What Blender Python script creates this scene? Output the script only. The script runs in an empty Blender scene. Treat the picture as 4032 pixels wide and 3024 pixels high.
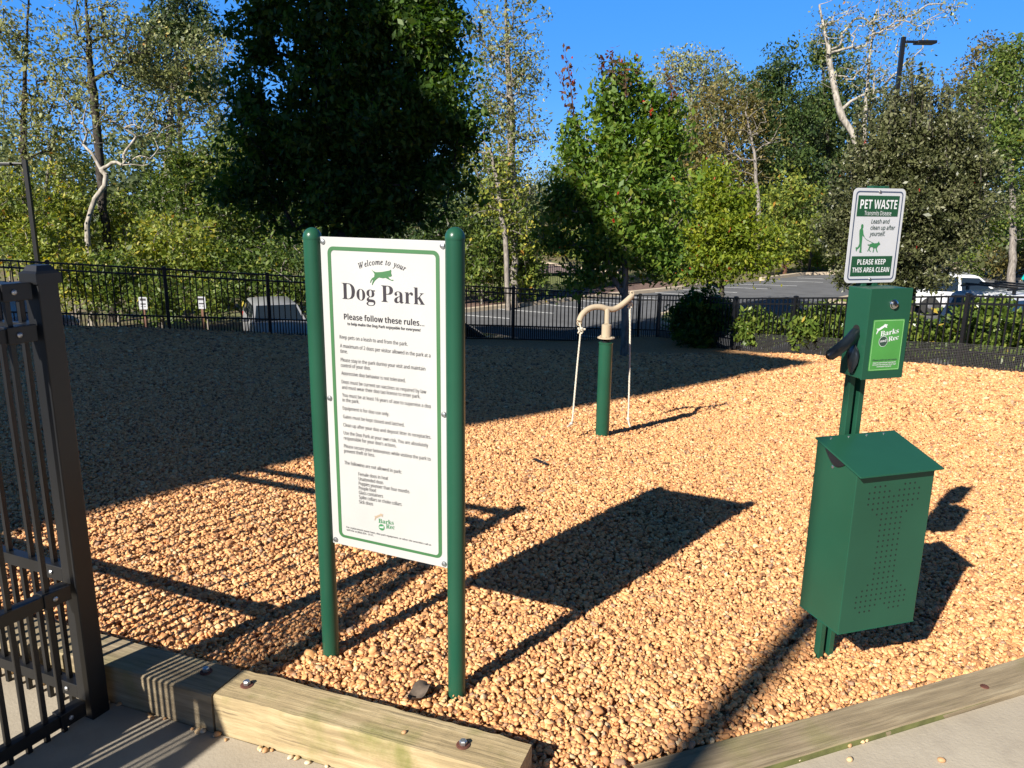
import bpy, bmesh, math, random
import numpy as np
from mathutils import Vector, Matrix
rad = math.radians
rng = np.random.default_rng(7)
random.seed(7)
scn = bpy.context.scene
COL = scn.collection

# ------------------------------------------------------------------ camera, world, sun, exposure
PITCH, ROLL, FPX, CAMH = rad(13.2), rad(0.76), 3030.0, 1.65
Fw = np.array([0, math.cos(PITCH), -math.sin(PITCH)])
R0 = np.array([1.0, 0, 0]); U0 = np.array([0, math.sin(PITCH), math.cos(PITCH)])
Rt = R0*math.cos(ROLL)+U0*math.sin(ROLL); Up = -R0*math.sin(ROLL)+U0*math.cos(ROLL)
cam = bpy.data.cameras.new('camera'); cam.sensor_width = 36; cam.lens = 36*FPX/4032
cam.clip_start = 0.05; cam.clip_end = 3000
camo = bpy.data.objects.new('camera', cam); COL.objects.link(camo)
camo.matrix_world = Matrix(((Rt[0], Up[0], -Fw[0], 0), (Rt[1], Up[1], -Fw[1], 0), (Rt[2], Up[2], -Fw[2], CAMH), (0, 0, 0, 1)))
scn.camera = camo
SUN_AZ, SUN_EL = rad(38.7), rad(32.4)      # direction the light travels (to the right of +Y), height
sdir = np.array([math.sin(SUN_AZ), math.cos(SUN_AZ), -math.tan(SUN_EL)])
world = bpy.data.worlds.new('World'); scn.world = world; world.use_nodes = True
wn = world.node_tree; bg = wn.nodes['Background']
sky = wn.nodes.new('ShaderNodeTexSky'); sky.sky_type = 'NISHITA'; sky.sun_disc = False
sky.sun_elevation = SUN_EL; sky.sun_rotation = math.pi + SUN_AZ
sky.altitude = 300; sky.air_density = 0.6; sky.dust_density = 0.0; sky.ozone_density = 2.0
hs = wn.nodes.new('ShaderNodeHueSaturation'); hs.inputs['Saturation'].default_value = 1.25
mxw = wn.nodes.new('ShaderNodeMix'); mxw.data_type = 'RGBA'; mxw.inputs[0].default_value = .62; mxw.inputs[7].default_value = (.55, 3.3, 10.2, 1)   # deep clear autumn blue
wn.links.new(sky.outputs[0], hs.inputs['Color']); wn.links.new(hs.outputs[0], mxw.inputs[6]); tcw = wn.nodes.new('ShaderNodeTexCoord'); sxw = wn.nodes.new('ShaderNodeSeparateXYZ'); wn.links.new(tcw.outputs['Generated'], sxw.inputs[0])
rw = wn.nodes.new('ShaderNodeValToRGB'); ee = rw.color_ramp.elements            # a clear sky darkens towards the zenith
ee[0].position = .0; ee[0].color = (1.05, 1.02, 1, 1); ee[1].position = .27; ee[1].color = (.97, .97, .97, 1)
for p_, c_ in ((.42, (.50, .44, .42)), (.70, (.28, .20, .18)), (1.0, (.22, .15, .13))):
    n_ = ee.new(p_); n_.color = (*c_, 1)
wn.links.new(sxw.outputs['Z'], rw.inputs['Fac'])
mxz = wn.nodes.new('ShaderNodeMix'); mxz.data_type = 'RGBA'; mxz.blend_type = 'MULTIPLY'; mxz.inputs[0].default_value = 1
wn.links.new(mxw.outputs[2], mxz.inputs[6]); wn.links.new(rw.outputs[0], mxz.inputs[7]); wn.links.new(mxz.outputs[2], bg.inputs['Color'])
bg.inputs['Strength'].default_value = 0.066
sl = bpy.data.lights.new('sun', 'SUN'); sl.energy = 4.9; sl.angle = rad(0.53); sl.color = (1.0, 0.94, 0.85)
so = bpy.data.objects.new('sun', sl); COL.objects.link(so)
so.rotation_euler = Vector(tuple(sdir)).to_track_quat('-Z', 'Y').to_euler(); so.location = (-20, -20, 30)
scn.view_settings.view_transform = 'Standard'; scn.view_settings.look = 'None'
scn.view_settings.exposure = 1.0; scn.view_settings.gamma = 1.0
try: scn.cycles.max_bounces = 6; scn.cycles.transparent_max_bounces = 16
except Exception: pass

# ------------------------------------------------------------------ measuring helpers (photo pixels of a 2212 px wide view -> points in the place)
def ray(px, py):
    px *= 4032/2212; py *= 4032/2212
    return Fw+Rt*(px-2016)/FPX-Up*(py-1512)/FPX
CC = np.array([0, 0, CAMH])
def at(px, py, Z): return CC+ray(px, py)*Z
def atz(px, py, z):
    r = ray(px, py); return CC+r*(z-CAMH)/r[2]
def park_z(x, y=0):
    x = np.asarray(x, float); return np.clip(np.minimum(-2.68+0.02*x, -2.72+.135*(x+2.6)), -3.55, -2.3)
def on_park(px, py, dz=0.0):
    z = -2.68
    for _ in range(8):
        p = atz(px, py, z+dz); z = float(park_z(p[0]))
    return atz(px, py, z+dz)

# gravel surface heights (thin-plate spline through measured points)
GP = np.array([(-3.5, 1.5, 0), (-2.2, 2.7, 0), (-.66, 2.56, 0), (-.18, 2.35, 0), (.6, 2.1, -.03), (1.26, 2.7, -.09), (2.4, 2.9, -.13), (4, 2.8, -.2),
  (1, 4.5, -.08), (-2.2, 4, -.03), (.78, 6.3, -.275), (-4, 6, -.12), (-6, 8, -.25), (3.2, 6.3, -.38),
  (-7.76, 13.15, -.54), (-6.28, 13.73, -.67), (-4.69, 14.6, -.88), (-2, 15.9, -1.15), (.17, 17.06, -1.35), (1.69, 18.15, -1.54), (3.2, 19.07, -1.58), (3.63, 18.78, -1.5),
  (4.1, 17.76, -1.45), (4.76, 16.1, -1.33), (5.5, 14.65, -1.13), (7.07, 11.66, -.75), (7.37, 10.86, -.66), (8.6, 8.5, -.5), (-12, 11, -.2), (-16, 6, 0), (10, 4, -.4)], float)
def _phi(d): return np.where(d > 1e-9, d*d*np.log(np.maximum(d, 1e-9)), 0)
_n = len(GP)
_K = _phi(np.linalg.norm(GP[:, None, :2]-GP[None, :, :2], axis=2))+np.eye(_n)*0.5
_Pm = np.hstack([np.ones((_n, 1)), GP[:, :2]])
_sol = np.linalg.solve(np.block([[_K, _Pm], [_Pm.T, np.zeros((3, 3))]]), np.concatenate([GP[:, 2], np.zeros(3)]))
def gz(x, y):
    x = np.asarray(x, float); y = np.asarray(y, float); sh = x.shape
    q = np.stack([x.ravel(), y.ravel()], 1)
    out = _phi(np.linalg.norm(q[:, None]-GP[None, :, :2], axis=2))@_sol[:_n]+_sol[_n]+q@_sol[_n+1:]
    return out.reshape(sh)
def gzf(x, y): return float(gz(np.array([x]), np.array([y]))[0])
def on_gravel(px, py):
    z = 0.0
    for _ in range(30):
        p = atz(px, py, z); z = .5*z+.5*max(-2, min(.3, gzf(p[0], p[1])))
    return atz(px, py, z)

# fence lines
FL = [np.array([-7.948+1.5906*i, 13.218+.872*i]) for i in range(-4, 8)]
FLZ = [0.615-.160*i for i in range(-4, 8)]
FR = [np.array(p) for p in [(3.186, 19.322), (3.613, 19.025), (4.088, 18.022), (4.745, 16.362), (5.484, 14.918), (6.27, 13.42), (7.054, 11.933), (7.85, 10.3), (8.62, 8.65), (9.35, 7.0)]]
FRZ = [-.505, -.46, -.355, -.205, -.015, .18, .395, .56, .70, .82]
POLY = [tuple(FL[0]), *[tuple(p) for p in FL[1:]], *[tuple(p) for p in FR[1:]], (10.5, 4.5), (10.5, 1.0), (-16, 1.0)]
def in_poly(x, y, P=POLY):
    c = np.zeros(x.shape, bool); n = len(P)
    for i in range(n):
        x1, y1 = P[i]; x2, y2 = P[(i+1) % n]
        m = ((y1 > y) != (y2 > y)); xx = (x2-x1)*(y-y1)/((y2-y1) if y2 != y1 else 1e-9)+x1
        c ^= m & (x < xx)
    return c
def dist_poly(x, y, P=POLY):
    d = np.full(x.shape, 1e9); n = len(P)
    for i in range(n):
        a = np.array(P[i]); b = np.array(P[(i+1) % n]); ab = b-a
        t = np.clip(((x-a[0])*ab[0]+(y-a[1])*ab[1])/(ab@ab), 0, 1)
        d = np.minimum(d, np.hypot(x-a[0]-t*ab[0], y-a[1]-t*ab[1]))
    return d

# ------------------------------------------------------------------ object helpers
def tag(o, label=None, cat=None, group=None, kind=None):
    if label: o['label'] = label
    if cat: o['category'] = cat
    if group: o['group'] = group
    if kind: o['kind'] = kind
    return o
def empty(name, loc, label=None, cat=None, group=None, rz=0):
    o = bpy.data.objects.new(name, None); COL.objects.link(o)
    o.location = tuple(loc); o.rotation_euler = (0, 0, rz); o.empty_display_size = .1
    return tag(o, label, cat, group)
class MB:
    def __init__(s): s.v = []; s.f = []; s.m = []; s.cur = 0
    def add(s, vs, fs):
        b = len(s.v); s.v += [tuple(map(float, p)) for p in vs]; s.f += [tuple(i+b for i in f) for f in fs]; s.m += [s.cur]*len(fs); return s
    def box(s, c, size, ax=None):
        ax = np.eye(3) if ax is None else np.array(ax, float); c = np.array(c, float); h = np.array(size, float)/2
        vs = [c+ax[0]*h[0]*i+ax[1]*h[1]*j+ax[2]*h[2]*k for i in (-1, 1) for j in (-1, 1) for k in (-1, 1)]
        return s.add(vs, [(0, 1, 3, 2), (4, 6, 7, 5), (0, 4, 5, 1), (2, 3, 7, 6), (0, 2, 6, 4), (1, 5, 7, 3)])
    def bar(s, a, b, w, h, up=(0, 0, 1)):
        a = np.array(a, float); b = np.array(b, float); d = b-a; L = np.linalg.norm(d); d /= L
        up = np.array(up, float); sd = np.cross(d, up); n = np.linalg.norm(sd)
        if n < 1e-4: sd = np.array([1.0, 0, 0]); n = 1
        sd /= n; u2 = np.cross(sd, d)
        return s.box((a+b)/2, (L, w, h), (d, sd, u2))
    def tube(s, pts, rads, seg=10, cap=True):
        pts = [np.array(p, float) for p in pts]; n = len(pts)
        if not hasattr(rads, '__len__'): rads = [rads]*n
        vs = []; ref = None
        for i in range(n):
            d = pts[min(i+1, n-1)]-pts[max(i-1, 0)]; d = d/(np.linalg.norm(d)+1e-12)
            if ref is None:
                ref = np.array([1.0, 0, 0]) if abs(d[0]) < .8 else np.array([0, 1.0, 0])
            a = ref-d*(ref@d); a /= np.linalg.norm(a)+1e-12; ref = a; b = np.cross(d, a)
            for k in range(seg):
                t = 2*math.pi*k/seg; vs.append(pts[i]+(a*math.cos(t)+b*math.sin(t))*rads[i])
        fs = [(i*seg+k, i*seg+(k+1) % seg, (i+1)*seg+(k+1) % seg, (i+1)*seg+k) for i in range(n-1) for k in range(seg)]
        if cap: fs += [tuple(range(seg))[::-1], tuple(range((n-1)*seg, n*seg))]
        return s.add(vs, fs)
    def lathe(s, c, prof, seg=20, ax=None):
        ax = np.eye(3) if ax is None else np.array(ax, float); c = np.array(c, float); vs = []
        for r, z in prof:
            for k in range(seg):
                t = 2*math.pi*k/seg; vs.append(c+ax[0]*r*math.cos(t)+ax[1]*r*math.sin(t)+ax[2]*z)
        n = len(prof)
        fs = [(i*seg+k, i*seg+(k+1) % seg, (i+1)*seg+(k+1) % seg, (i+1)*seg+k) for i in range(n-1) for k in range(seg)]
        fs += [tuple(range(seg))[::-1], tuple(range((n-1)*seg, n*seg))]
        return s.add(vs, fs)
    def prism(s, poly, a, b):        # poly: list of 3-D points at offset a*n .. b*n
        n = len(poly); lo = [np.array(p)+a for p in poly]; hi = [np.array(p)+b for p in poly]
        fs = [tuple(range(n))[::-1], tuple(range(n, 2*n))]+[(i, (i+1) % n, n+(i+1) % n, n+i) for i in range(n)]
        return s.add(lo+hi, fs)
    def build(s, name, mat, parent=None, smooth=False, bevel=0, world=True, sharp=None):
        me = bpy.data.meshes.new(name); me.from_pydata(s.v, [], s.f); me.validate(verbose=False)
        mats = mat if isinstance(mat, (list, tuple)) else [mat]
        for m in mats: me.materials.append(m)
        if len(mats) > 1 and len(me.polygons) == len(s.m): me.polygons.foreach_set('material_index', s.m)
        bm = bmesh.new(); bm.from_mesh(me)
        if bevel:
            bmesh.ops.remove_doubles(bm, verts=bm.verts, dist=1e-5)
            bmesh.ops.bevel(bm, geom=[e for e in bm.edges if len(e.link_faces) == 2 and e.calc_face_angle(0) > .5], offset=bevel, segments=2, affect='EDGES', profile=.5)
        bmesh.ops.recalc_face_normals(bm, faces=bm.faces); bm.to_mesh(me); bm.free()
        if smooth:
            me.polygons.foreach_set('use_smooth', [True]*len(me.polygons))
            if sharp is not False:
                try: me.set_sharp_from_angle(angle=rad(40 if sharp is None else sharp))
                except Exception: pass
        me.update()
        o = bpy.data.objects.new(name, me); COL.objects.link(o)
        if parent is not None:
            o.parent = parent
            if world:
                M = Matrix.Translation(parent.location) @ parent.rotation_euler.to_matrix().to_4x4()
                pp = parent
                while pp.parent is not None:
                    pp = pp.parent; M = (Matrix.Translation(pp.location) @ pp.rotation_euler.to_matrix().to_4x4()) @ M
                me.transform(M.inverted())
        return o
def np_mesh(name, V, F4, mats, tint=None, smooth=False):
    me = bpy.data.meshes.new(name); V = np.asarray(V, np.float32); F4 = np.asarray(F4, np.int32); k = F4.shape[1]
    me.vertices.add(len(V)); me.vertices.foreach_set('co', V.ravel())
    me.loops.add(F4.size); me.loops.foreach_set('vertex_index', F4.ravel())
    me.polygons.add(len(F4)); me.polygons.foreach_set('loop_start', np.arange(0, F4.size, k, dtype=np.int32))
    try: me.polygons.foreach_set('loop_total', np.full(len(F4), k, np.int32))
    except Exception: pass
    for m in (mats if isinstance(mats, (list, tuple)) else [mats]): me.materials.append(m)
    if tint is not None:
        a = me.attributes.new('tint', 'FLOAT', 'FACE'); a.data.foreach_set('value', np.asarray(tint, np.float32))
    if smooth: me.polygons.foreach_set('use_smooth', [True]*len(F4))
    me.update(calc_edges=True)
    return me
def link(name, me, parent=None):
    o = bpy.data.objects.new(name, me); COL.objects.link(o)
    if parent is not None: o.parent = parent
    return o

# ------------------------------------------------------------------ materials
class NT:
    def __init__(s, name):
        s.mat = bpy.data.materials.new(name); s.mat.use_nodes = True; s.t = s.mat.node_tree; s.b = s.t.nodes['Principled BSDF']; s.out = s.t.nodes['Material Output']
    def n(s, t, **kw):
        x = s.t.nodes.new(t)
        for k, v in kw.items():
            if k in x.inputs.keys(): x.inputs[k].default_value = v
            else: setattr(x, k, v)
        return x
    def l(s, a, b): s.t.links.new(a, b)
    def coords(s, scale=(1, 1, 1), kind='Object'):
        tc = s.n('ShaderNodeTexCoord'); mp = s.n('ShaderNodeMapping'); mp.inputs['Scale'].default_value = scale
        s.l(tc.outputs[kind], mp.inputs['Vector']); return mp.outputs['Vector']
    def noise(s, vec, scale, detail=4, rough=.55):
        x = s.n('ShaderNodeTexNoise'); x.inputs['Scale'].default_value = scale; x.inputs['Detail'].default_value = detail; x.inputs['Roughness'].default_value = rough
        if vec is not None: s.l(vec, x.inputs['Vector'])
        return x
    def ramp(s, fac, stops, interp='LINEAR'):
        r = s.n('ShaderNodeValToRGB'); r.color_ramp.interpolation = interp; e = r.color_ramp.elements
        while len(e) < len(stops): e.new(.5)
        for el, (p, c) in zip(e, stops):
            el.position = p; el.color = (*c, 1) if len(c) == 3 else c
        s.l(fac, r.inputs['Fac']); return r.outputs['Color']
    def mix(s, fac, a, b, mode='MIX'):
        m = s.n('ShaderNodeMix'); m.data_type = 'RGBA'; m.blend_type = mode
        for sock, v in ((m.inputs[0], fac), (m.inputs[6], a), (m.inputs[7], b)):
            if hasattr(v, 'is_linked'): s.l(v, sock)
            else: sock.default_value = v if not isinstance(v, tuple) or len(v) == 4 else (*v, 1)
        return m.outputs[2]
    def bump(s, h, strength=.3, dist=.01):
        b = s.n('ShaderNodeBump'); b.inputs['Strength'].default_value = strength; b.inputs['Distance'].default_value = dist
        s.l(h, b.inputs['Height']); s.l(b.outputs[0], s.b.inputs['Normal'])
    def col(s, c):
        if hasattr(c, 'is_linked'): s.l(c, s.b.inputs['Base Color'])
        else: s.b.inputs['Base Color'].default_value = (*c, 1)
    def set(s, rough=.5, metal=0, spec=None):
        s.b.inputs['Roughness'].default_value = rough; s.b.inputs['Metallic'].default_value = metal
        if spec is not None: s.b.inputs['Specular IOR Level'].default_value = spec
def plain(name, c, rough=.5, metal=0, var=.12, scale=6, bump=0, spec=None):
    m = NT(name); v = m.coords(); nz = m.noise(v, scale, 5)
    lo = tuple(x*(1-var) for x in c); hi = tuple(min(1, x*(1+var)) for x in c)
    m.col(m.ramp(nz.outputs['Fac'], [(.3, lo), (.7, hi)])); m.set(rough, metal, spec)
    if bump: m.bump(m.noise(v, scale*25, 3).outputs['Fac'], bump, .002)
    return m.mat
def painted(name, c, rough=.38, scuff=(.35, .45, .40)):
    m = NT(name); v = m.coords(); nz = m.noise(v, 3, 6)
    base = m.ramp(nz.outputs['Fac'], [(.3, tuple(x*.88 for x in c)), (.7, tuple(x*1.1 for x in c))])
    sc = m.noise(m.coords((1, 1, .35)), 42, 8, .7)
    k = m.ramp(sc.outputs['Fac'], [(.70, (0, 0, 0)), (.76, (.55, .55, .55))])
    m.col(m.mix(k, base, scuff)); m.set(rough, 0, .3)
    m.bump(m.noise(v, 160, 2).outputs['Fac'], .06, .002)
    return m.mat
def leafmat(name, stops, trans=.35, rough=.5):
    m = NT(name); a = m.n('ShaderNodeAttribute', attribute_name='tint')
    c = m.ramp(a.outputs['Fac'], stops); m.col(c); m.set(rough, 0, .35)
    tr = m.n('ShaderNodeBsdfTranslucent'); hv = m.n('ShaderNodeHueSaturation'); hv.inputs['Saturation'].default_value = 1.15; hv.inputs['Value'].default_value = 1.3
    m.l(c, hv.inputs['Color']); m.l(hv.outputs[0], tr.inputs['Color'])
    mx = m.n('ShaderNodeMixShader'); mx.inputs[0].default_value = trans
    m.l(m.b.outputs[0], mx.inputs[1]); m.l(tr.outputs[0], mx.inputs[2]); m.l(mx.outputs[0], m.out.inputs['Surface'])
    return m.mat
def barkmat(name, a, b, sc=14):
    m = NT(name); v = m.coords((1, 1, .3)); nz = m.noise(v, sc, 6, .65)
    m.col(m.ramp(nz.outputs['Fac'], [(.35, a), (.62, b)])); m.set(.9, 0, .2); m.bump(nz.outputs['Fac'], .6, .02)
    return m.mat
M = {}
M['green'] = painted('green_paint', (.014, .070, .040), .3)
M['bin'] = painted('bin_green_paint', (.013, .066, .038), .34)
M['black'] = plain('black_powder_coat', (.006, .006, .0065), .42, 0, .2, 9)
M['nearblack'] = plain('gate_powder_coat', (.0055, .006, .007), .45, 0, .25, 9)
M['hole'] = plain('dark_hole', (.004, .004, .004), .9)
M['steel'] = plain('galvanised_steel', (.42, .43, .44), .38, .9, .2, 30)
M['white'] = plain('white_sign_face', (.80, .80, .77), .45, 0, .03, 5)
M['plate'] = plain('white_metal_plate', (.46, .47, .49), .35, 0, .04, 5)
M['signgreen'] = plain('sign_green_ink', (.038, .125, .045), .5, 0, .06)
M['darkink'] = plain('dark_ink', (.018, .014, .020), .6)
M['greyink'] = plain('grey_ink', (.05, .045, .05), .6)
M['logogreen'] = plain('logo_green_ink', (.03, .16, .06), .6)
M['tanink'] = plain('tan_ink', (.30, .23, .16), .6)
M['pgreen'] = plain('plate_green', (.010, .062, .026), .5)
M['pblue'] = plain('plate_border', (.05, .07, .12), .5)
M['ptext'] = plain('plate_white_ink', (.60, .61, .62), .5)
M['pgrey'] = plain('plate_grey_ink', (.06, .09, .08), .5)
M['stk'] = plain('sticker_green', (.06, .24, .05), .42)
M['stkline'] = plain('sticker_border', (.35, .62, .30), .42)
M['stkdark'] = plain('sticker_dark', (.03, .06, .045), .42)
M['tan'] = painted('tan_paint', (.40, .325, .225), .4, (.6, .5, .4))
M['rope'] = plain('white_rope', (.50, .46, .37), .85, 0, .2, 60, .4)
M['rubber'] = plain('black_rubber', (.012, .012, .014), .55)
M['asphalt'] = plain('asphalt', (.105, .106, .108), .9, 0, .18, 1.2, .3)
M['line'] = plain('white_line_paint', (.72, .72, .70), .7, 0, .1, 4)
M['kerb'] = plain('kerb_concrete', (.44, .36, .26), .85, 0, .12, 3, .2)
M['mulch'] = plain('brown_mulch', (.14, .085, .065), .95, 0, .45, 5, .8)
M['rust'] = plain('rusty_steel', (.12, .045, .03), .8, .3, .4, 60)
M['brick'] = plain('building_wall', (.36, .28, .22), .9)
M['roof'] = plain('roof_shingle', (.09, .085, .08), .9)
M['redbark'] = barkmat('red_brown_bark', (.06, .03, .02), (.13, .06, .04))
M['bag'] = plain('black_plastic_bag', (.008, .012, .016), .28, 0, .3, 20)
M['wire'] = plain('dark_wire', (.055, .055, .055), .7)

# concrete
m = NT('concrete'); v = m.coords(); n1 = m.noise(v, 2.2, 6); n2 = m.noise(v, 90, 3); n3 = m.noise(v, 9, 5)
c1 = m.ramp(n1.outputs['Fac'], [(.3, (.30, .255, .19)), (.7, (.40, .35, .27))])
c2 = m.mix(m.ramp(n3.outputs['Fac'], [(.55, (0, 0, 0)), (.75, (.5, .5, .5))]), c1, (.26, .22, .17))
vv = m.n('ShaderNodeTexVoronoi'); vv.inputs['Scale'].default_value = 160; m.l(v, vv.inputs['Vector'])
m.col(m.mix(m.ramp(vv.outputs['Distance'], [(.0, (.35, .35, .35)), (.35, (0, 0, 0))]), c2, (.2, .17, .14)))
m.set(.9); m.bump(n2.outputs['Fac'], .5, .003); M['concrete'] = m.mat

# weathered timber
def timbermat(name, cA, cB, moss):
    m = NT(name); v = m.coords((1.0, 12, 12)); g = m.noise(v, 3.5, 7, .62)
    v2 = m.coords((.35, 26, 26)); g2 = m.noise(v2, 3.0, 5, .7)
    c = m.ramp(g.outputs['Fac'], [(.28, tuple(x*.62 for x in cA)), (.5, cA), (.72, cB)])
    cr = m.ramp(g2.outputs['Fac'], [(.33, (1, 1, 1)), (.40, (0, 0, 0))])
    c = m.mix(m.mix(.6, (0, 0, 0), cr), c, (.10, .075, .05))
    v3 = m.coords((1, 1, 1)); g3 = m.noise(v3, 5, 6, .6)
    c = m.mix(m.ramp(g3.outputs['Fac'], [(.52, (0, 0, 0)), (.70, (moss,)*3)]), c, (.16, .16, .045))
    m.col(c); m.set(.88, 0, .25)
    ad = m.n('ShaderNodeMath', operation='ADD'); m.l(g.outputs['Fac'], ad.inputs[0]); m.l(g2.outputs['Fac'], ad.inputs[1])
    m.bump(ad.outputs[0], .55, .006); return m.mat
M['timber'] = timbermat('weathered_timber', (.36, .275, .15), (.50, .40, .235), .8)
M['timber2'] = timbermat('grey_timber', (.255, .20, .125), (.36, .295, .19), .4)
M['mossgreen'] = plain('mossy_timber_edge', (.13, .135, .04), .9, 0, .35, 14)

PEB = [(0.0, (0.192, 0.092, 0.042)), (0.08, (0.326, 0.15, 0.064)), (0.18, (0.481, 0.237, 0.096)), (0.3, (0.626, 0.315, 0.127)), (0.44, (0.722, 0.379, 0.155)), (0.58, (0.601, 0.301, 0.134)), (0.68, (0.754, 0.433, 0.188)), (0.78, (0.698, 0.338, 0.142)), (0.85, (0.754, 0.511, 0.256)), (0.9, (0.577, 0.228, 0.082)), (0.94, (0.754, 0.575, 0.326)), (0.97, (0.289, 0.182, 0.121)), (1.0, (0.481, 0.274, 0.149))]
m = NT('gravel_bed'); v = m.coords()
vo = m.n('ShaderNodeTexVoronoi'); vo.inputs['Scale'].default_value = 66; m.l(v, vo.inputs['Vector'])
sp = m.n('ShaderNodeSeparateColor'); m.l(vo.outputs['Color'], sp.inputs[0])
cc = m.ramp(sp.outputs[0], [(p, tuple(x*.92 for x in c)) for p, c in PEB])
gap = m.ramp(vo.outputs['Distance'], [(.35, (0, 0, 0)), (.75, (.75, .75, .75))])
m.col(m.mix(gap, cc, (.30, .19, .10))); m.set(.85, 0, .3)
inv = m.n('ShaderNodeMath', operation='SUBTRACT'); inv.inputs[0].default_value = 1; m.l(vo.outputs['Distance'], inv.inputs[1])
m.bump(inv.outputs[0], 1.0, .02); M['gravel'] = m.mat
m = NT('pebble_stone'); a = m.n('ShaderNodeAttribute', attribute_name='tint'); a.attribute_type = 'INSTANCER'
base = m.ramp(a.outputs['Fac'], PEB); nz = m.noise(m.coords((1, 1, 1)), 3.0, 4)
m.col(m.mix(.35, base, m.mix(1.0, base, m.ramp(nz.outputs['Fac'], [(.3, (.55, .5, .45)), (.7, (1.25, 1.2, 1.1))]), 'MULTIPLY'))); m.set(.62, 0, .4); M['pebble'] = m.mat
m = NT('grass_ground'); v = m.coords(); n1 = m.noise(v, .6, 6); n2 = m.noise(v, 30, 3)
m.col(m.mix(m.ramp(n1.outputs['Fac'], [(.4, (0, 0, 0)), (.62, (1, 1, 1))]), m.ramp(n2.outputs['Fac'], [(.3, (.09, .10, .03)), (.7, (.17, .17, .06))]), m.ramp(n2.outputs['Fac'], [(.3, (.10, .07, .04)), (.7, (.20, .145, .08))])))
m.set(.95); m.bump(n2.outputs['Fac'], .6, .03); M['ground'] = m.mat
m = NT('lawn'); v = m.coords(); n1 = m.noise(v, .5, 5); n2 = m.noise(v, 40, 3)
m.col(m.mix(.5, m.ramp(n1.outputs['Fac'], [(.3, (.12, .15, .03)), (.7, (.20, .21, .06))]), m.ramp(n2.outputs['Fac'], [(.3, (.08, .11, .025)), (.7, (.22, .22, .07))])))
m.set(.95); m.bump(n2.outputs['Fac'], .6, .03); M['lawn'] = m.mat
# foliage
M['lf_yellow'] = leafmat('leaf_yellow_green', [(0, (0.0702, 0.1096, 0.0216)), (0.3, (0.1521, 0.2, 0.0338)), (0.55, (0.234, 0.2709, 0.0473)), (0.8, (0.3276, 0.3354, 0.054)), (0.95, (0.468, 0.387, 0.0608)), (1, (0.4212, 0.2193, 0.0405))])
M['lf_mid'] = leafmat('leaf_mid_green', [(0, (0.0473, 0.081, 0.0189)), (0.4, (0.1013, 0.1553, 0.0297)), (0.75, (0.1688, 0.216, 0.0432)), (0.93, (0.2565, 0.27, 0.054)), (1, (0.459, 0.3645, 0.0607))])
M['lf_pale'] = leafmat('leaf_pale_poplar', [(0, (0.0878, 0.1013, 0.027)), (0.3, (0.1755, 0.189, 0.0607)), (0.6, (0.2835, 0.3038, 0.1283)), (0.85, (0.4185, 0.432, 0.2295)), (0.95, (0.486, 0.378, 0.081)), (1, (0.378, 0.189, 0.0405))])
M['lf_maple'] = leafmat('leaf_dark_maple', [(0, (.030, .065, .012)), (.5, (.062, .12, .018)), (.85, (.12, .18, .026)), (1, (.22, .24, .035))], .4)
M['lf_sm'] = leafmat('leaf_bright_maple', [(0, (0.0517, 0.1035, 0.0161)), (0.4, (0.1035, 0.184, 0.0253)), (0.75, (0.1725, 0.253, 0.0368)), (0.93, (0.253, 0.276, 0.046)), (0.97, (0.322, 0.1265, 0.0345)), (1, (0.483, 0.0403, 0.023))], .4)
M['lf_red'] = leafmat('leaf_red_tipped', [(0, (.07, .06, .03)), (.5, (.15, .09, .04)), (.8, (.22, .07, .035)), (1, (.42, .035, .02))], .4)
M['lf_lime'] = leafmat('leaf_lime_green', [(0, (0.0938, 0.15, 0.015)), (0.4, (0.1875, 0.25, 0.025)), (0.8, (0.2875, 0.325, 0.0312)), (0.97, (0.375, 0.35, 0.0375)), (1, (0.5, 0.125, 0.05))], .45)
M['lf_pear'] = leafmat('leaf_grey_pear', [(0, (.035, .045, .016)), (.45, (.085, .095, .034)), (.75, (.15, .155, .07)), (.985, (.25, .25, .14)), (.992, (.34, .03, .02)), (1, (.40, .04, .03))], .25, .4)
M['lf_pine'] = leafmat('needle_pine', [(0, (0.0325, 0.0546, 0.0182)), (0.6, (0.0715, 0.104, 0.0312)), (1, (0.143, 0.1495, 0.0455))], .2)
M['lf_brown'] = leafmat('leaf_brown_olive', [(0, (0.0743, 0.0675, 0.0243)), (0.4, (0.1485, 0.1283, 0.0405)), (0.8, (0.2295, 0.1958, 0.0607)), (1, (0.351, 0.2295, 0.0675))])
M['lf_deep'] = leafmat('leaf_deep_green', [(0, (0.0297, 0.0567, 0.0189)), (0.5, (0.0607, 0.1013, 0.027)), (0.85, (0.108, 0.1553, 0.0378)), (1, (0.2295, 0.2295, 0.054))])
M['lf_laurel'] = leafmat('leaf_glossy_laurel', [(0, (0.042, 0.078, 0.0144)), (0.5, (0.108, 0.162, 0.0264)), (0.85, (0.192, 0.24, 0.048)), (0.98, (0.312, 0.324, 0.072)), (1, (0.456, 0.336, 0.06))], .3, .3)
M['lf_far'] = leafmat('leaf_far_wood', [(0, (0.0607, 0.0878, 0.0405)), (0.5, (0.1148, 0.1485, 0.0607)), (0.85, (0.1755, 0.1958, 0.081)), (1, (0.27, 0.216, 0.081))])
M['bk_dark'] = barkmat('dark_bark', (.025, .02, .016), (.07, .06, .05))
M['bk_grey'] = barkmat('grey_bark', (.12, .105, .09), (.27, .24, .21))
M['bk_white'] = barkmat('pale_sycamore_bark', (.16, .14, .11), (.42, .38, .32), 8)

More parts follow.
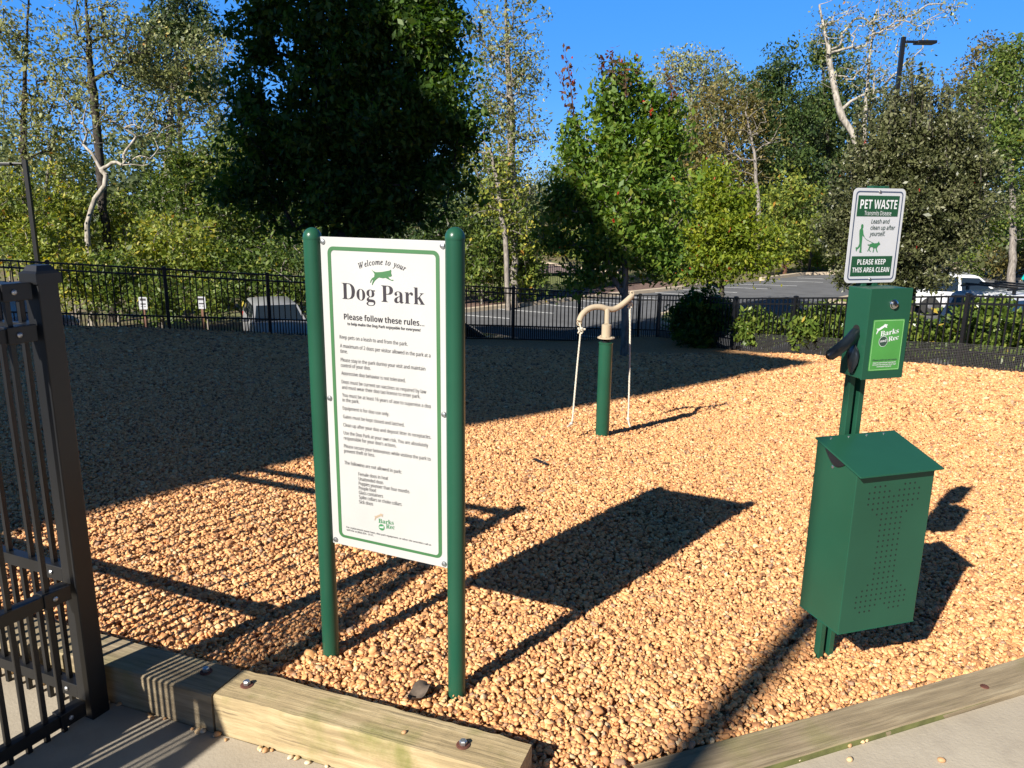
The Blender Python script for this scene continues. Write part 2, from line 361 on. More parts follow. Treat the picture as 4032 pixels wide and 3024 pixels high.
# ------------------------------------------------------------------ ground, gravel, paths, parking, roads
def outer_z(x, y):
    ins = in_poly(x, y); d = dist_poly(x, y)
    t = np.clip((d-.25)/4.2, 0, 1); t = t*t*(3-2*t)
    g = np.clip(gz(np.clip(x, -16, 11), np.clip(y, -2, 19.5)), -1.7, .15)
    p = park_z(x)-.05
    back = np.clip((6.0-y)/6.0, 0, 1)             # behind the park the ground stays level with the path
    z = g-.07+(p-(g-.07))*t*(1-back)-.10*back
    far = np.clip((np.hypot(x, y)-75)/120, 0, 1)
    z = z+far*far*6
    return np.where(ins, g-.22, np.minimum(z, np.where(y < 6, -.13, 9)))
xs = np.concatenate([np.linspace(-900, -60, 12), np.linspace(-50, -18, 14), np.linspace(-17, 14, 76), np.linspace(15, 60, 30), np.linspace(70, 900, 12)])
ys = np.concatenate([np.linspace(-700, -40, 8), np.linspace(-30, -1, 10), np.linspace(0, 27, 68), np.linspace(28, 80, 36), np.linspace(90, 1500, 14)])
X, Y = np.meshgrid(xs, ys); Zg = outer_z(X, Y)
nx, ny = len(xs), len(ys); idx = np.arange(nx*ny).reshape(ny, nx)
Fq = np.stack([idx[:-1, :-1], idx[:-1, 1:], idx[1:, 1:], idx[1:, :-1]], -1).reshape(-1, 4)
tag(link('ground', np_mesh('ground', np.stack([X, Y, Zg], -1).reshape(-1, 3), Fq, M['ground'], smooth=True)), kind='structure')

# left timber line, right timber line
TL0, TLd = np.array([.074, 1.982]), np.array([-.941, .339])
TLn = np.array([-.339, -.941])               # towards the path
TR0, TRd = np.array([.48, 2.081]), np.array([.932, .362])
TRn = np.array([.362, -.932])
ux = np.concatenate([np.arange(-16.5, -4, .3), np.arange(-4, 4.5, .08), np.arange(4.5, 11, .3)]); uy = np.concatenate([np.arange(1.0, 4.6, .08), np.arange(4.6, 20.2, .25)])
gxs, gys = np.meshgrid(ux, uy); gzz = gz(gxs, gys)
gb = []
inside = in_poly(gxs, gys) | (dist_poly(gxs, gys) < .3)
back = ((gxs-TL0[0])*TLn[0]+(gys-TL0[1])*TLn[1] > .02) & (gxs < .10)
backr = ((gxs-TR0[0])*TRn[0]+(gys-TR0[1])*TRn[1] > .02) & (gxs > .34)
gzz = np.where(back | backr, -.22, gzz)
ok = inside & (gys > 1.3)
ii = np.arange(gxs.size).reshape(gxs.shape)
quad = ok[:-1, :-1] | ok[:-1, 1:] | ok[1:, 1:] | ok[1:, :-1]
q = np.stack([ii[:-1, :-1], ii[:-1, 1:], ii[1:, 1:], ii[1:, :-1]], -1)[quad]
tag(link('gravel_ground', np_mesh('gravel_ground', np.stack([gxs, gys, gzz-.012], -1).reshape(-1, 3), q, M['gravel'], smooth=True)), kind='structure')

# concrete path: a slab each side of the corner, butting the timbers
def slab(name, poly, z, th, mat):
    mb = MB(); mb.prism([(x, y, z-th) for x, y in poly], np.zeros(3), np.array([0, 0, th])); return tag(mb.build(name, mat), kind='structure')
a0 = TL0+TLn*.155; a1 = TL0+TLd*4.5+TLn*.155
b0 = TR0+TRn*.155; b1 = TR0+TRd*4.2+TRn*.155
slab('concrete_path', [tuple(a1), tuple(a0), (.16, 1.80), (.40, 1.86), tuple(b0), tuple(b1), (6, -2.5), (-6, -2.5), (-6, 3.2)], -.05, .12, M['concrete'])

# pebbles: one object, instanced stones
def pebble_points():
    P = []; S = []
    zones = [(1.5, 3.4, 8600, .0069), (3.4, 5.2, 6200, .0074), (5.2, 7.5, 3900, .0086), (7.5, 10.5, 1500, .0125), (10.5, 15.0, 560, .019)]
    for y0, y1, dens, r in zones:
        xm = .78*y1+.8
        n = int(dens*2*xm*(y1-y0)); x = rng.uniform(-xm, xm, n); y = rng.uniform(y0, y1, n)
        k = (np.abs(x) < .72*y+.9) & in_poly(x, y)
        dl = (x-TL0[0])*TLn[0]+(y-TL0[1])*TLn[1]; dr = (x-TR0[0])*TRn[0]+(y-TR0[1])*TRn[1]
        k &= ~((dl > -.004) & (x < TL0[0]+.02)); k &= ~((dr > -.006) & (x > .36)); k &= ~((y < 1.83) & (x < .1))
        x = x[k]; y = y[k]
        P.append(np.stack([x, y, gz(x, y)+rng.uniform(-.006, .009, len(x))], 1)); S.append(r*np.exp(rng.normal(0, .27, len(x))))
    return np.concatenate(P), np.concatenate(S)
PP, PS = pebble_points()
me = bpy.data.meshes.new('gravel_pebbles'); me.vertices.add(len(PP)); me.vertices.foreach_set('co', PP.astype(np.float32).ravel())
asp = np.stack([PS*rng.uniform(1.0, 1.6, len(PS)), PS*rng.uniform(.85, 1.1, len(PS)), PS*rng.uniform(.6, .95, len(PS))], 1)
tilt = rng.normal(0, .45, (len(PS), 2)); rot = np.stack([tilt[:, 0], tilt[:, 1], rng.uniform(0, 6.28, len(PS))], 1)
me.attributes.new('psize', 'FLOAT_VECTOR', 'POINT').data.foreach_set('vector', asp.astype(np.float32).ravel())
me.attributes.new('prot', 'FLOAT_VECTOR', 'POINT').data.foreach_set('vector', rot.astype(np.float32).ravel())
me.attributes.new('tint', 'FLOAT', 'POINT').data.foreach_set('value', rng.uniform(0, 1, len(PS)).astype(np.float32))
me.materials.append(M['pebble'])
po = tag(link('gravel_pebbles', me), 'loose tan and brown rounded pea gravel covering the dog park', 'gravel', kind='stuff')
ng = bpy.data.node_groups.new('pebble_scatter', 'GeometryNodeTree')
ng.interface.new_socket('Geometry', in_out='INPUT', socket_type='NodeSocketGeometry'); ng.interface.new_socket('Geometry', in_out='OUTPUT', socket_type='NodeSocketGeometry')
N = ng.nodes; gi = N.new('NodeGroupInput'); go = N.new('NodeGroupOutput')
m2p = N.new('GeometryNodeMeshToPoints'); ng.links.new(gi.outputs[0], m2p.inputs[0])
iop = N.new('GeometryNodeInstanceOnPoints'); ng.links.new(m2p.outputs[0], iop.inputs['Points'])
jn = N.new('GeometryNodeGeometryToInstance')
for k in range(5):
    ic = N.new('GeometryNodeMeshIcoSphere'); ic.inputs['Radius'].default_value = 1; ic.inputs['Subdivisions'].default_value = 2
    nt = N.new('ShaderNodeTexNoise'); nt.noise_dimensions = '4D'; nt.inputs['W'].default_value = k*3.7; nt.inputs['Scale'].default_value = .9; nt.inputs['Detail'].default_value = 1
    sb = N.new('ShaderNodeVectorMath'); sb.operation = 'SUBTRACT'; sb.inputs[1].default_value = (.5, .5, .5)
    sc_ = N.new('ShaderNodeVectorMath'); sc_.operation = 'SCALE'; sc_.inputs['Scale'].default_value = 1.5
    sp_ = N.new('GeometryNodeSetPosition'); ss = N.new('GeometryNodeSetShadeSmooth'); sm = N.new('GeometryNodeSetMaterial'); sm.inputs['Material'].default_value = M['pebble']
    ng.links.new(nt.outputs['Color'], sb.inputs[0]); ng.links.new(sb.outputs[0], sc_.inputs[0]); ng.links.new(ic.outputs['Mesh'], sp_.inputs['Geometry']); ng.links.new(sc_.outputs[0], sp_.inputs['Offset'])
    ng.links.new(sp_.outputs[0], ss.inputs[0]); ng.links.new(ss.outputs[0], sm.inputs['Geometry']); ng.links.new(sm.outputs[0], jn.inputs[0])
ng.links.new(jn.outputs[0], iop.inputs['Instance']); iop.inputs['Pick Instance'].default_value = True
ri = N.new('FunctionNodeRandomValue'); ri.data_type = 'INT'
ri.inputs[4].default_value = 0; ri.inputs[5].default_value = 4; ng.links.new(ri.outputs[2], iop.inputs['Instance Index'])
for nm, sock in (('prot', 'Rotation'), ('psize', 'Scale')):
    na = N.new('GeometryNodeInputNamedAttribute'); na.data_type = 'FLOAT_VECTOR'; na.inputs[0].default_value = nm
    ng.links.new(na.outputs[0], iop.inputs[sock])
ng.links.new(iop.outputs[0], go.inputs[0])
md = po.modifiers.new('pebble_scatter', 'NODES'); md.node_group = ng

# parking lot surface: sheet of quads following park_z
def sheet(name, poly, dz, mat, step=1.0, kind='structure'):
    P = np.array(poly); xs = np.arange(P[:, 0].min()-step, P[:, 0].max()+step, step)
    bm = bmesh.new(); f = bm.faces.new([bm.verts.new((x, y, 0)) for x, y in poly])
    for xx in xs:
        bmesh.ops.bisect_plane(bm, geom=bm.verts[:]+bm.edges[:]+bm.faces[:], plane_co=(xx, 0, 0), plane_no=(1, 0, 0))
    for v_ in bm.verts: v_.co.z = float(park_z(v_.co.x))+dz
    me = bpy.data.meshes.new(name); bmesh.ops.recalc_face_normals(bm, faces=bm.faces)
    for f in bm.faces:
        if f.normal.z < 0: f.normal_flip()
    bm.to_mesh(me); bm.free(); me.materials.append(mat)
    o = link(name, me); return tag(o, kind=kind)
KL = [(-14, 22.4), (-2.06, 31.22), (.34, 33.0), (2.965, 35.1), (4.556, 36.37), (8.6, 39.32), (10.2, 40.9)]          # far kerb, left of the island nose
KR = [(14.19, 43.73), (15.46, 44.9), (17.65, 46.8), (19.51, 47.0), (24, 48.5)]
lot = [(-14, 22.4), *KL[1:], *KR, (31.6, 52.6), (60, 62), (60, 14), (12, 14.5), (8.2, 18), (6.6, 21), (3.5, 23.2), (-2, 20.8), (-9, 17.2), (-14, 15.2)]
sheet('parking_lot', lot, .0, M['asphalt'])
# verge sheets beyond the kerb
def offset_line(L, d):
    out = []
    for i, p in enumerate(L):
        a = np.array(L[max(i-1, 0)]); b = np.array(L[min(i+1, len(L)-1)]); t = (b-a)/np.linalg.norm(b-a); out.append(tuple(np.array(p)+np.array([-t[1], t[0]])*d))
    return out
def kerb(name, L, w=.16, h=.15, side=1):
    mb = MB(); A = L; B = offset_line(L, w*side)
    for i in range(len(L)-1):
        z0 = float(park_z(L[i][0])); z1 = float(park_z(L[i+1][0]))
        vs = [(*A[i], z0-.1), (*A[i+1], z1-.1), (*B[i+1], z1-.1), (*B[i], z0-.1), (*A[i], z0+h), (*A[i+1], z1+h), (*B[i+1], z1+h), (*B[i], z0+h)]
        mb.add(vs, [(0, 1, 5, 4), (1, 2, 6, 5), (2, 3, 7, 6), (3, 0, 4, 7), (4, 5, 6, 7)])
    return tag(mb.build(name, M['kerb']), kind='structure')
kerb('kerb', KL, .32); kerb('kerb_2', KR, .32)
m1 = offset_line(KL, .33); m2 = offset_line(KL, 2.6)
sheet('mulch_bed', m1+m2[::-1], .13, M['mulch'])
l2 = offset_line(KL, 10.5)
sheet('lawn', [(-1, 36.5), (.6, 36.0), (3.2, 38.5), (5.9, 40.8), (8.5, 42.5), (9.5, 45), (8, 47.5), (6.0, 46.4), (2.6, 45.5), (-1, 44)], .16, M['lawn'])
sheet('far_road', [(.4, 46.6), (2.9, 47.7), (6.3, 46.9), (4.9, 49.3), (1.7, 56.5), (-3, 62), (-6, 60)], .17, plain('worn_brick_road', (.18, .13, .115), .9, 0, .35, 2.5))
kerb('kerb_3', [(6.6, 46.6), (4.95, 49.4), (1.85, 56.5), (-2.6, 62)], .3, .28)
isl = [tuple(on_park(a, b)[:2]) for a, b in [(1427, 697), (1433, 686), (1450, 681), (1480, 680), (1530, 700), (1530, 716), (1470, 712), (1440, 706)]]
sheet('grass_island', isl, .14, M['lawn']); kerb('kerb_4', isl+[isl[0]], .2, .16, 1)
isl2 = [tuple(on_park(a, b)[:2]) for a, b in [(1830, 662), (1800, 656), (1840, 647), (1900, 645), (2060, 650), (2150, 655), (2150, 668), (2060, 666), (1900, 664)]]
sheet('mulch_island', isl2, .12, M['mulch']); kerb('kerb_5', isl2+[isl2[0]], .25, .17, 1)
isl3 = [tuple(on_park(a, b)[:2]) for a, b in [(2158, 600), (2170, 596), (2300, 596), (2300, 606), (2180, 606)]]
sheet('mulch_island_2', isl3, .12, M['mulch']); kerb('kerb_6', isl3+[isl3[0]], .25, .17, 1)
kerb('kerb_7', [(19.5, 47.0), (31.6, 52.8), (60, 62.5)], .5, .2)
lines = MB()
for (a, b) in [((1820, 1240), (2007.8, 1254.7)), ((1956, 1216.5), (2180, 1234)), ((2129.8, 1197.8), (2330, 1216)), ((2276, 1182.9), (2480, 1200)), ((2685, 1140), (2902, 1152.6)), ((2788.6, 1128.6), (3022.5, 1138)), ((2900, 1119), (3138, 1126)), ((3030, 1106), (3241, 1112)), ((3140, 1095), (3400, 1103)), ((2580, 1152), (2775, 1166.5)), ((2430, 1166), (2640, 1183)), ((2268, 1321), (2345, 1326)), ((2430, 1333), (2490, 1337))]:
    k = 2212/4032; p = on_park(a[0]*k, a[1]*k); q = on_park(b[0]*k, b[1]*k); d = (q-p)[:2]; d /= np.linalg.norm(d); n2_ = np.array([-d[1], d[0]])*.055
    lines.add([(p[0]-n2_[0], p[1]-n2_[1], p[2]+.006), (q[0]-n2_[0], q[1]-n2_[1], q[2]+.006), (q[0]+n2_[0], q[1]+n2_[1], q[2]+.006), (p[0]+n2_[0], p[1]+n2_[1], p[2]+.006)], [(0, 1, 2, 3)])
tag(lines.build('parking_lines', M['line']), kind='structure')

# ------------------------------------------------------------------ apartment building behind the camera (casts the big shadow)
be = empty('apartment_building', (-25, -8, -.1), 'large tan apartment building with a sloping roof end, shading the gravel', 'building')
topl = [(-10.05, 14.4), (-14.2, 17.2), (-15.5, 18.8), (-18.5, 20.7), (-19.3, 21.4), (-20.9, 24.2), (-24.8, 24.1), (-27.9, 24.9), (-31, 23.6), (-36, 22.7), (-48, 22.5)]
fac = [(-48, -.3), (-10.5, -.3), (-10.2, 8), (-10.3, 11), *topl]
mb = MB(); mb.prism([(x, -6, z) for x, z in fac], np.array([0, 0, 0]), np.array([-10.5, -11, 0])); mb.build('wall', M['brick'], be)
mb = MB(); mb.prism([(x, -6.2, z+.02) for x, z in topl]+[(x, -6.2, z+.16) for x, z in topl[::-1]], np.zeros(3), np.array([-10.6, -10.6, 0])); mb.build('roof', M['roof'], be)
for fl in range(4):
    for cx in (-14, -18, -22, -26, -30, -34):
        mb = MB(); mb.box((cx, -5.98, 2+fl*3), (1.3, .08, 1.5)); mb.build('window', M['bag'], be)

sky_blocker = empty('apartment_building', (20, -10, -.1), 'long low apartment building added out of view behind the path to block sky light', 'building')  # unseen building, added to cut the sky fill in the shaded areas
mb = MB(); mb.box((29, -13, 6.5), (46, 9, 14)); mb.build('wall', M['brick'], sky_blocker)
mb = MB(); mb.prism([(5.5, -17.9, 13.52), (5.5, -8.1, 13.52), (5.5, -13, 16.5)], np.zeros(3), np.array([47, 0, 0])); mb.build('roof', M['roof'], sky_blocker)
for fl in range(4):
    for cx in (9, 14, 19, 24, 29, 34):
        mb = MB(); mb.box((cx, -8.48, 1.6+fl*3.1), (1.4, .08, 1.5)); mb.build('window', M['bag'], sky_blocker)

# ------------------------------------------------------------------ fences
def picket_panel(a, b, za, zb, H=1.2, rails=None, pk=.019, pitch=.112, rail=(.03, .03), short=True, ext=.03, half=.03):
    """a,b xy of post centres; za,zb heights of the top rail."""
    mb = MB(); a = np.array(a); b = np.array(b); d = b-a; L = np.linalg.norm(d); d = d/L
    r = rails or (0, .115, .865, 1.165)
    A = a+d*half; B = b-d*half; ln = L-2*half
    sl_ = (zb-za)/L
    zA = za+sl_*half; zB = zb-sl_*half
    for dz in r: mb.bar((*A, zA-dz), (*B, zB-dz), rail[0], rail[1])
    n = max(2, int(round(ln/pitch))); 
    for i in range(n):
        t = (i+.5)/n; p = A+(B-A)*t; zt = zA+(zB-zA)*t
        mb.box((*p, zt-(r[-1]+ext)/2), (pk, pk, r[-1]+ext-.01), ((d[0], d[1], 0), (-d[1], d[0], 0), (0, 0, 1)))
        if short and i < n-1:
            t = (i+1)/n; p = A+(B-A)*t; zt = zA+(zB-zA)*t
            mb.box((*p, zt-(r[2]+r[3]+ext)/2), (pk, pk, r[3]-r[2]+ext), ((d[0], d[1], 0), (-d[1], d[0], 0), (0, 0, 1)))
    return mb
def post_mb(p, ztop, zbot, w=.06, ang=0, capw=.072):
    mb = MB(); c, s = math.cos(ang), math.sin(ang); ax = ((c, s, 0), (-s, c, 0), (0, 0, 1))
    mb.box((*p, (ztop-.03+zbot)/2), (w, w, ztop-.03-zbot), ax)
    mb.box((*p, ztop-.022), (capw, capw, .02), ax)
    h = capw/2; q = .35
    vs = [(-h, -h, ztop-.012), (h, -h, ztop-.012), (h, h, ztop-.012), (-h, h, ztop-.012), (-h*q, -h*q, ztop), (h*q, -h*q, ztop), (h*q, h*q, ztop), (-h*q, h*q, ztop)]
    vs = [(p[0]+x*c-y*s, p[1]+x*s+y*c, z) for x, y, z in vs]
    mb.add(vs, [(4, 5, 6, 7), (0, 1, 5, 4), (1, 2, 6, 5), (2, 3, 7, 6), (3, 0, 4, 7), (3, 2, 1, 0)])
    return mb
def fence(name, pts, zt, label, mat, cat='fence', group=None, pitch=.112, rails=None, deep=1.3, w=.06, pk=.019, short=True, last=True):
    e = empty(name, (*pts[0], zt[0]-1.2), label, cat, group)
    for i, p in enumerate(pts):
        if i == len(pts)-1 and not last: break
        q = pts[min(i+1, len(pts)-1)]-pts[max(i-1, 0)]; post_mb(p, zt[i], zt[i]-deep, w, math.atan2(q[1], q[0]), w*1.2).build('post', mat, e)
        if i < len(pts)-1: picket_panel(p, pts[i+1], zt[i]-.05, zt[i+1]-.05, rails=rails, pitch=pitch, pk=pk, short=short).build('picket_panel', mat, e)
    return e
fence('picket_fence', FL, FLZ, 'black metal picket fence running behind the shaded gravel to the far corner', M['black'], last=False)
fr = fence('picket_fence', FR, FRZ, 'black metal picket fence on the sunny side in front of the laurel shrubs', M['black'])
# wire mesh along the foot of the sunny fence
mb = MB()
for i in range(3, len(FR)-1):
    a, b = FR[i], FR[i+1]; d = b-a; L = np.linalg.norm(d); d = d/L; nrm = np.array([d[1], -d[0]])
    if nrm@np.array([0, -1.0]) < 0: nrm = -nrm
    if i == 3: a = a-d*1.25; L += 1.25
    o_ = nrm*.04; nseg = int(L/.026)
    za, zb = FRZ[i]-.79, FRZ[i+1]-.79
    if i == 3: za += -.115
    for k in range(nseg):
        t = k/nseg; p = a+d*L*t+o_; z = za+(zb-za)*t
        mb.add([(p[0]-d[0]*.0022, p[1]-d[1]*.0022, z), (p[0]+d[0]*.0022, p[1]+d[1]*.0022, z), (p[0]+d[0]*.0022, p[1]+d[1]*.0022, z-.50), (p[0]-d[0]*.0022, p[1]-d[1]*.0022, z-.50)], [(0, 1, 2, 3)])
    for k in range(20):
        z0 = za-.026*k; z1 = zb-.026*k; p = a+o_; q = a+d*L+o_
        mb.add([(*p, z0-.0022), (*q, z1-.0022), (*q, z1+.0022), (*p, z0+.0022)], [(0, 1, 2, 3)])
mb.build('wire_mesh', M['wire'], fr)
ff = [np.array(p) for p in [(-6.5, 29.3), (-4.3, 31.2), (-2.1, 33.13), (-.6, 34.4), (.55, 35.85), (1.6, 36.8), (2.75, 37.6), (4.0, 38.75), (5.5, 40.2), (7.2, 41.6), (9, 43.2)]]
fence('picket_fence', ff, [float(park_z(p[0]))+1.55 for p in ff], 'distant black picket fence beyond the parking kerb and mulch bed', M['black'], rails=(0, .13, .98, 1.3), deep=1.5)

# near corner post with two runs and hardware
NP = np.array([-1.40, 2.285])
ge = empty('corner_fence', (*NP, -.05), 'dark grey square post with two picket panels meeting beside the timber', 'fence')
dA = np.array([-.92, .39]); dA /= np.linalg.norm(dA); dB = np.array([-.454, -.891]); dB /= np.linalg.norm(dB)
angp = rad(-24.9)
mb = MB(); axp = ((math.cos(angp), math.sin(angp), 0), (-math.sin(angp), math.cos(angp), 0), (0, 0, 1))
mb.box((*NP, .68), (.064, .064, 1.46), axp); mb.build('post', M['nearblack'], ge, bevel=.003)
mb = MB(); mb.box((*NP, 1.418), (.078, .078, .03), axp)
h = .039; vs = []
for hh, z in ((.039, 1.433), (.030, 1.440), (.022, 1.456)):
    for x, y in ((-hh, -hh), (hh, -hh), (hh, hh), (-hh, hh)): vs.append((NP[0]+x*axp[0][0]+y*axp[1][0], NP[1]+x*axp[0][1]+y*axp[1][1], z))
mb.add(vs, [(0, 1, 5, 4), (1, 2, 6, 5), (2, 3, 7, 6), (3, 0, 4, 7), (4, 5, 9, 8), (5, 6, 10, 9), (6, 7, 11, 10), (7, 4, 8, 11), (8, 9, 10, 11)])
mb.build('post_cap', M['nearblack'], ge)
def near_panel(d, L, zs, nm):
    a = NP+d*.02; b = NP+d*L
    r = tuple(zs[0]-z for z in zs)
    mb = picket_panel(a, b, zs[0], zs[0], rails=r, pk=.0145, pitch=.112, rail=(.034, .040), ext=.10, half=.03)
    pn = mb.build('picket_panel', M['nearblack'], ge)
    for z in zs:
        mb = MB(); c = NP+d*.085; ax = ((d[0], d[1], 0), (-d[1], d[0], 0), (0, 0, 1))
        mb.box((*c, z), (.085, .046, .050), ax); br = mb.build('bracket', M['nearblack'], pn, bevel=.002)
    for z in zs:
        mb = MB(); c = NP+d*.095; nn = np.array([-d[1], d[0]]); nn = nn if nn@(-c) > 0 else -nn
        mb.lathe((*(c+nn*.023), z), [(.008, 0), (.008, .003), (.004, .006)], 10, ((d[0], d[1], 0), (0, 0, 1), (nn[0], nn[1], 0)))
        mb.build('screw_head', M['steel'], pn)
    return pn
near_panel(dA, 1.95, (1.375, 1.255, .46, .03), 'a')
near_panel(dB, 1.35, (1.385, 1.262, .425, -.0), 'b')
post_mb(NP+dA*1.98, 1.45, -.1, .064, math.atan2(dA[1], dA[0])).build('post', M['nearblack'], ge)
post_mb(NP+dB*1.40, 1.45, -.1, .064, math.atan2(dB[1], dB[0])).build('post', M['nearblack'], ge)
picket_panel(NP+dB*1.40, NP+dB*2.95, 1.385, 1.385, rails=(0, .123, .96, 1.385), pk=.0145, rail=(.034, .040), ext=.10).build('picket_panel', M['nearblack'], ge)
post_mb(NP+dB*2.98, 1.45, -.1, .064, math.atan2(dB[1], dB[0])).build('post', M['nearblack'], ge)
# tall lamp pole behind the camera whose shadow crosses the bin
lpx = np.array([.955, 2.57])-np.array([sdir[0], sdir[1]])*8.6
le = empty('lamp_post', (*lpx, -.1), 'tall slim dark lamp pole standing behind the path', 'lamp')
MB().tube([(*lpx, -.1), (*lpx, 6.75)], [.072, .064], 14).build('pole', M['black'], le)
MB().box((lpx[0], lpx[1]-.05, 6.7), (.13, .13, .09)).build('lamp_head', M['black'], le)

# ------------------------------------------------------------------ timber edging
def timber(name, p, d, n, t0, t1, w, ztop, hgt, mat, label, group, jag=0):
    e_ = empty(name, (*(p+d*t0+n*w/2), ztop-hgt), label, 'timber edging', group, math.atan2(d[1], d[0]))
    L = t1-t0; nseg = 40; ring = []
    sgn = 1 if (-d[1]*n[0]+d[0]*n[1]) > 0 else -1       # local y of n
    mb = MB(); vs = []; r = .006
    prof = [(0, 0), (0, hgt-r), (r, hgt), (w-r, hgt), (w, hgt-r), (w, 0)]
    rs = np.random.default_rng(int(abs(t0*1000))+3)
    wob = np.cumsum(rs.normal(0, .0012, (nseg+1, 2)), 0); wob -= np.linspace(wob[0], wob[-1], nseg+1)
    for i in range(nseg+1):
        for j, (a, z) in enumerate(prof):
            y = (a-w/2)*sgn+(rs.normal(0, .0007) if j in (1, 2, 3, 4) else 0)
            dy = wob[i, 0]*(1 if j < 3 else .6); vs.append((L*i/nseg, y+dy, z+(rs.normal(0, .0007)+wob[i, 1]*.5 if 0 < j < 5 else 0)))
    k = len(prof)
    fs = [(i*k+j, i*k+(j+1) % k, (i+1)*k+(j+1) % k, (i+1)*k+j) for i in range(nseg) for j in range(k)]
    fs += [tuple(range(k)), tuple(range(nseg*k, nseg*k+k))[::-1]]
    mb.add(vs, fs); b = mb.build('beam', mat, e_, world=False); return e_
def bolt(parent, x, y, z):
    mb = MB(); mb.lathe((x, y, z), [(.021, 0), (.021, .004), (.019, .005)], 18); w_ = mb.build('washer', M['rust'], parent)
    mb = MB(); mb.lathe((x, y, z+.005), [(.011, 0), (.012, .002), (.012, .011), (.009, .014)], 6); mb.build('bolt_head', M['steel'], parent)
tj = .978/.941*1.0
tj = float(np.linalg.norm(np.array([-.904, 2.339])-TL0))
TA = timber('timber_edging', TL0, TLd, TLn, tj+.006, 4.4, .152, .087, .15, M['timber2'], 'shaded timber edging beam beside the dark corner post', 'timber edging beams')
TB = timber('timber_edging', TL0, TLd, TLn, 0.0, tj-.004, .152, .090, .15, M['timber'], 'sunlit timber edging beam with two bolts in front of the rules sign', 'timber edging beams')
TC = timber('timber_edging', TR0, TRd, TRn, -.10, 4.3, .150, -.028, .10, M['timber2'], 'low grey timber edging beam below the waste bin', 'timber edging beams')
mb = MB(); p_ = TR0+TRn*.1508; mb.bar((*(p_-TRd*.1), -.0485), (*(p_+TRd*4.3), -.0485), .004, .030); mb.build('mossy_edge', M['mossgreen'], TC)
bolt(TA, -1.026, 2.319, .086); bolt(TB, -.862, 2.244, .089); bolt(TB, -.13, 1.969, .089)
mb = MB(); mb.lathe((1.723, 2.464, -.030), [(.016, 0), (.014, .0035), (.006, .005)], 12); mb.build('rusty_nail_head', M['rust'], TC)

# ------------------------------------------------------------------ lettering
FD = bpy.utils.system_resource('DATAFILES', path='fonts')
try: FT = bpy.data.fonts.load(FD+'/NotoSansMath-Regular.woff2')
except Exception: FT = None
def mm(s, up, lo):
    if FT is None: return s
    return ''.join('\u210e' if (lo == 0x1D44E and c == 'h') else chr(up+ord(c)-65) if 'A' <= c <= 'Z' else chr(lo+ord(c)-97) if 'a' <= c <= 'z' else c for c in s)
serifb = lambda s: mm(s, 0x1D400, 0x1D41A)
serifi = lambda s: mm(s, 0x1D434, 0x1D44E)
sansb = lambda s: mm(s, 0x1D5D4, 0x1D5EE)
def glyphs(s, off=0.0, shear=0.0, res=3):
    c = bpy.data.curves.new('t', 'FONT'); c.body = s; c.size = 1; c.offset = off; c.shear = shear; c.resolution_u = res
    if FT: c.font = FT
    o = bpy.data.objects.new('t', c); COL.objects.link(o)
    dg = bpy.context.evaluated_depsgraph_get(); me = o.evaluated_get(dg).to_mesh()
    V = np.array([v.co[:2] for v in me.vertices]) if len(me.vertices) else np.zeros((0, 2)); Fs = [tuple(p.vertices) for p in me.polygons]
    o.to_mesh_clear() if False else None
    bpy.data.objects.remove(o); bpy.data.curves.remove(c)
    return V, Fs
CAPH = float(glyphs('H')[0][:, 1].max()-glyphs('H')[0][:, 1].min())
class Face:          # a flat sign face with its own axes
    def __init__(s, O, u, v): s.O = np.array(O, float); s.u = np.array(u, float); s.v = np.array(v, float); s.n = np.cross(s.u, s.v)
    def pt(s, a, b, e=0): return s.O+s.u*a+s.v*b+s.n*e
    def text(s, mb, t, x, y, w, cap, dy=0, off=0, shear=0, e=.0012, raw_w=None):
        V, Fs = glyphs(t, off, shear)
        if not len(V): return
        x0, x1 = V[:, 0].min(), V[:, 0].max(); k = w/(x1-x0); kz = cap/CAPH
        mb.add([s.pt(x+(a-x0)*k, y+b*kz+dy*((a-x0)/(x1-x0)), e) for a, b in V], Fs)
    def poly(s, mb, P, e=.0012, th=.0006):
        mb.prism([s.pt(a, b, e-th) for a, b in P], np.zeros(3), s.n*th)
    def rrect(s, x0, y0, x1, y1, r, k=6):
        out = []
        for cx, cy, a0 in ((x1-r, y1-r, 0), (x0+r, y1-r, 90), (x0+r, y0+r, 180), (x1-r, y0+r, 270)):
            for i in range(k+1):
                t = rad(a0+90*i/k); out.append((cx+r*math.cos(t), cy+r*math.sin(t)))
        return out
    def ring(s, mb, A, B, e=.0012):
        n = len(A); mb.add([s.pt(*p, e) for p in A]+[s.pt(*p, e) for p in B], [(i, (i+1) % n, n+(i+1) % n, n+i) for i in range(n)])
    def disc(s, mb, x, y, r, e, k=28): mb.add([s.pt(x+r*math.cos(2*math.pi*i/k), y+r*math.sin(2*math.pi*i/k), e) for i in range(k)], [tuple(range(k))])

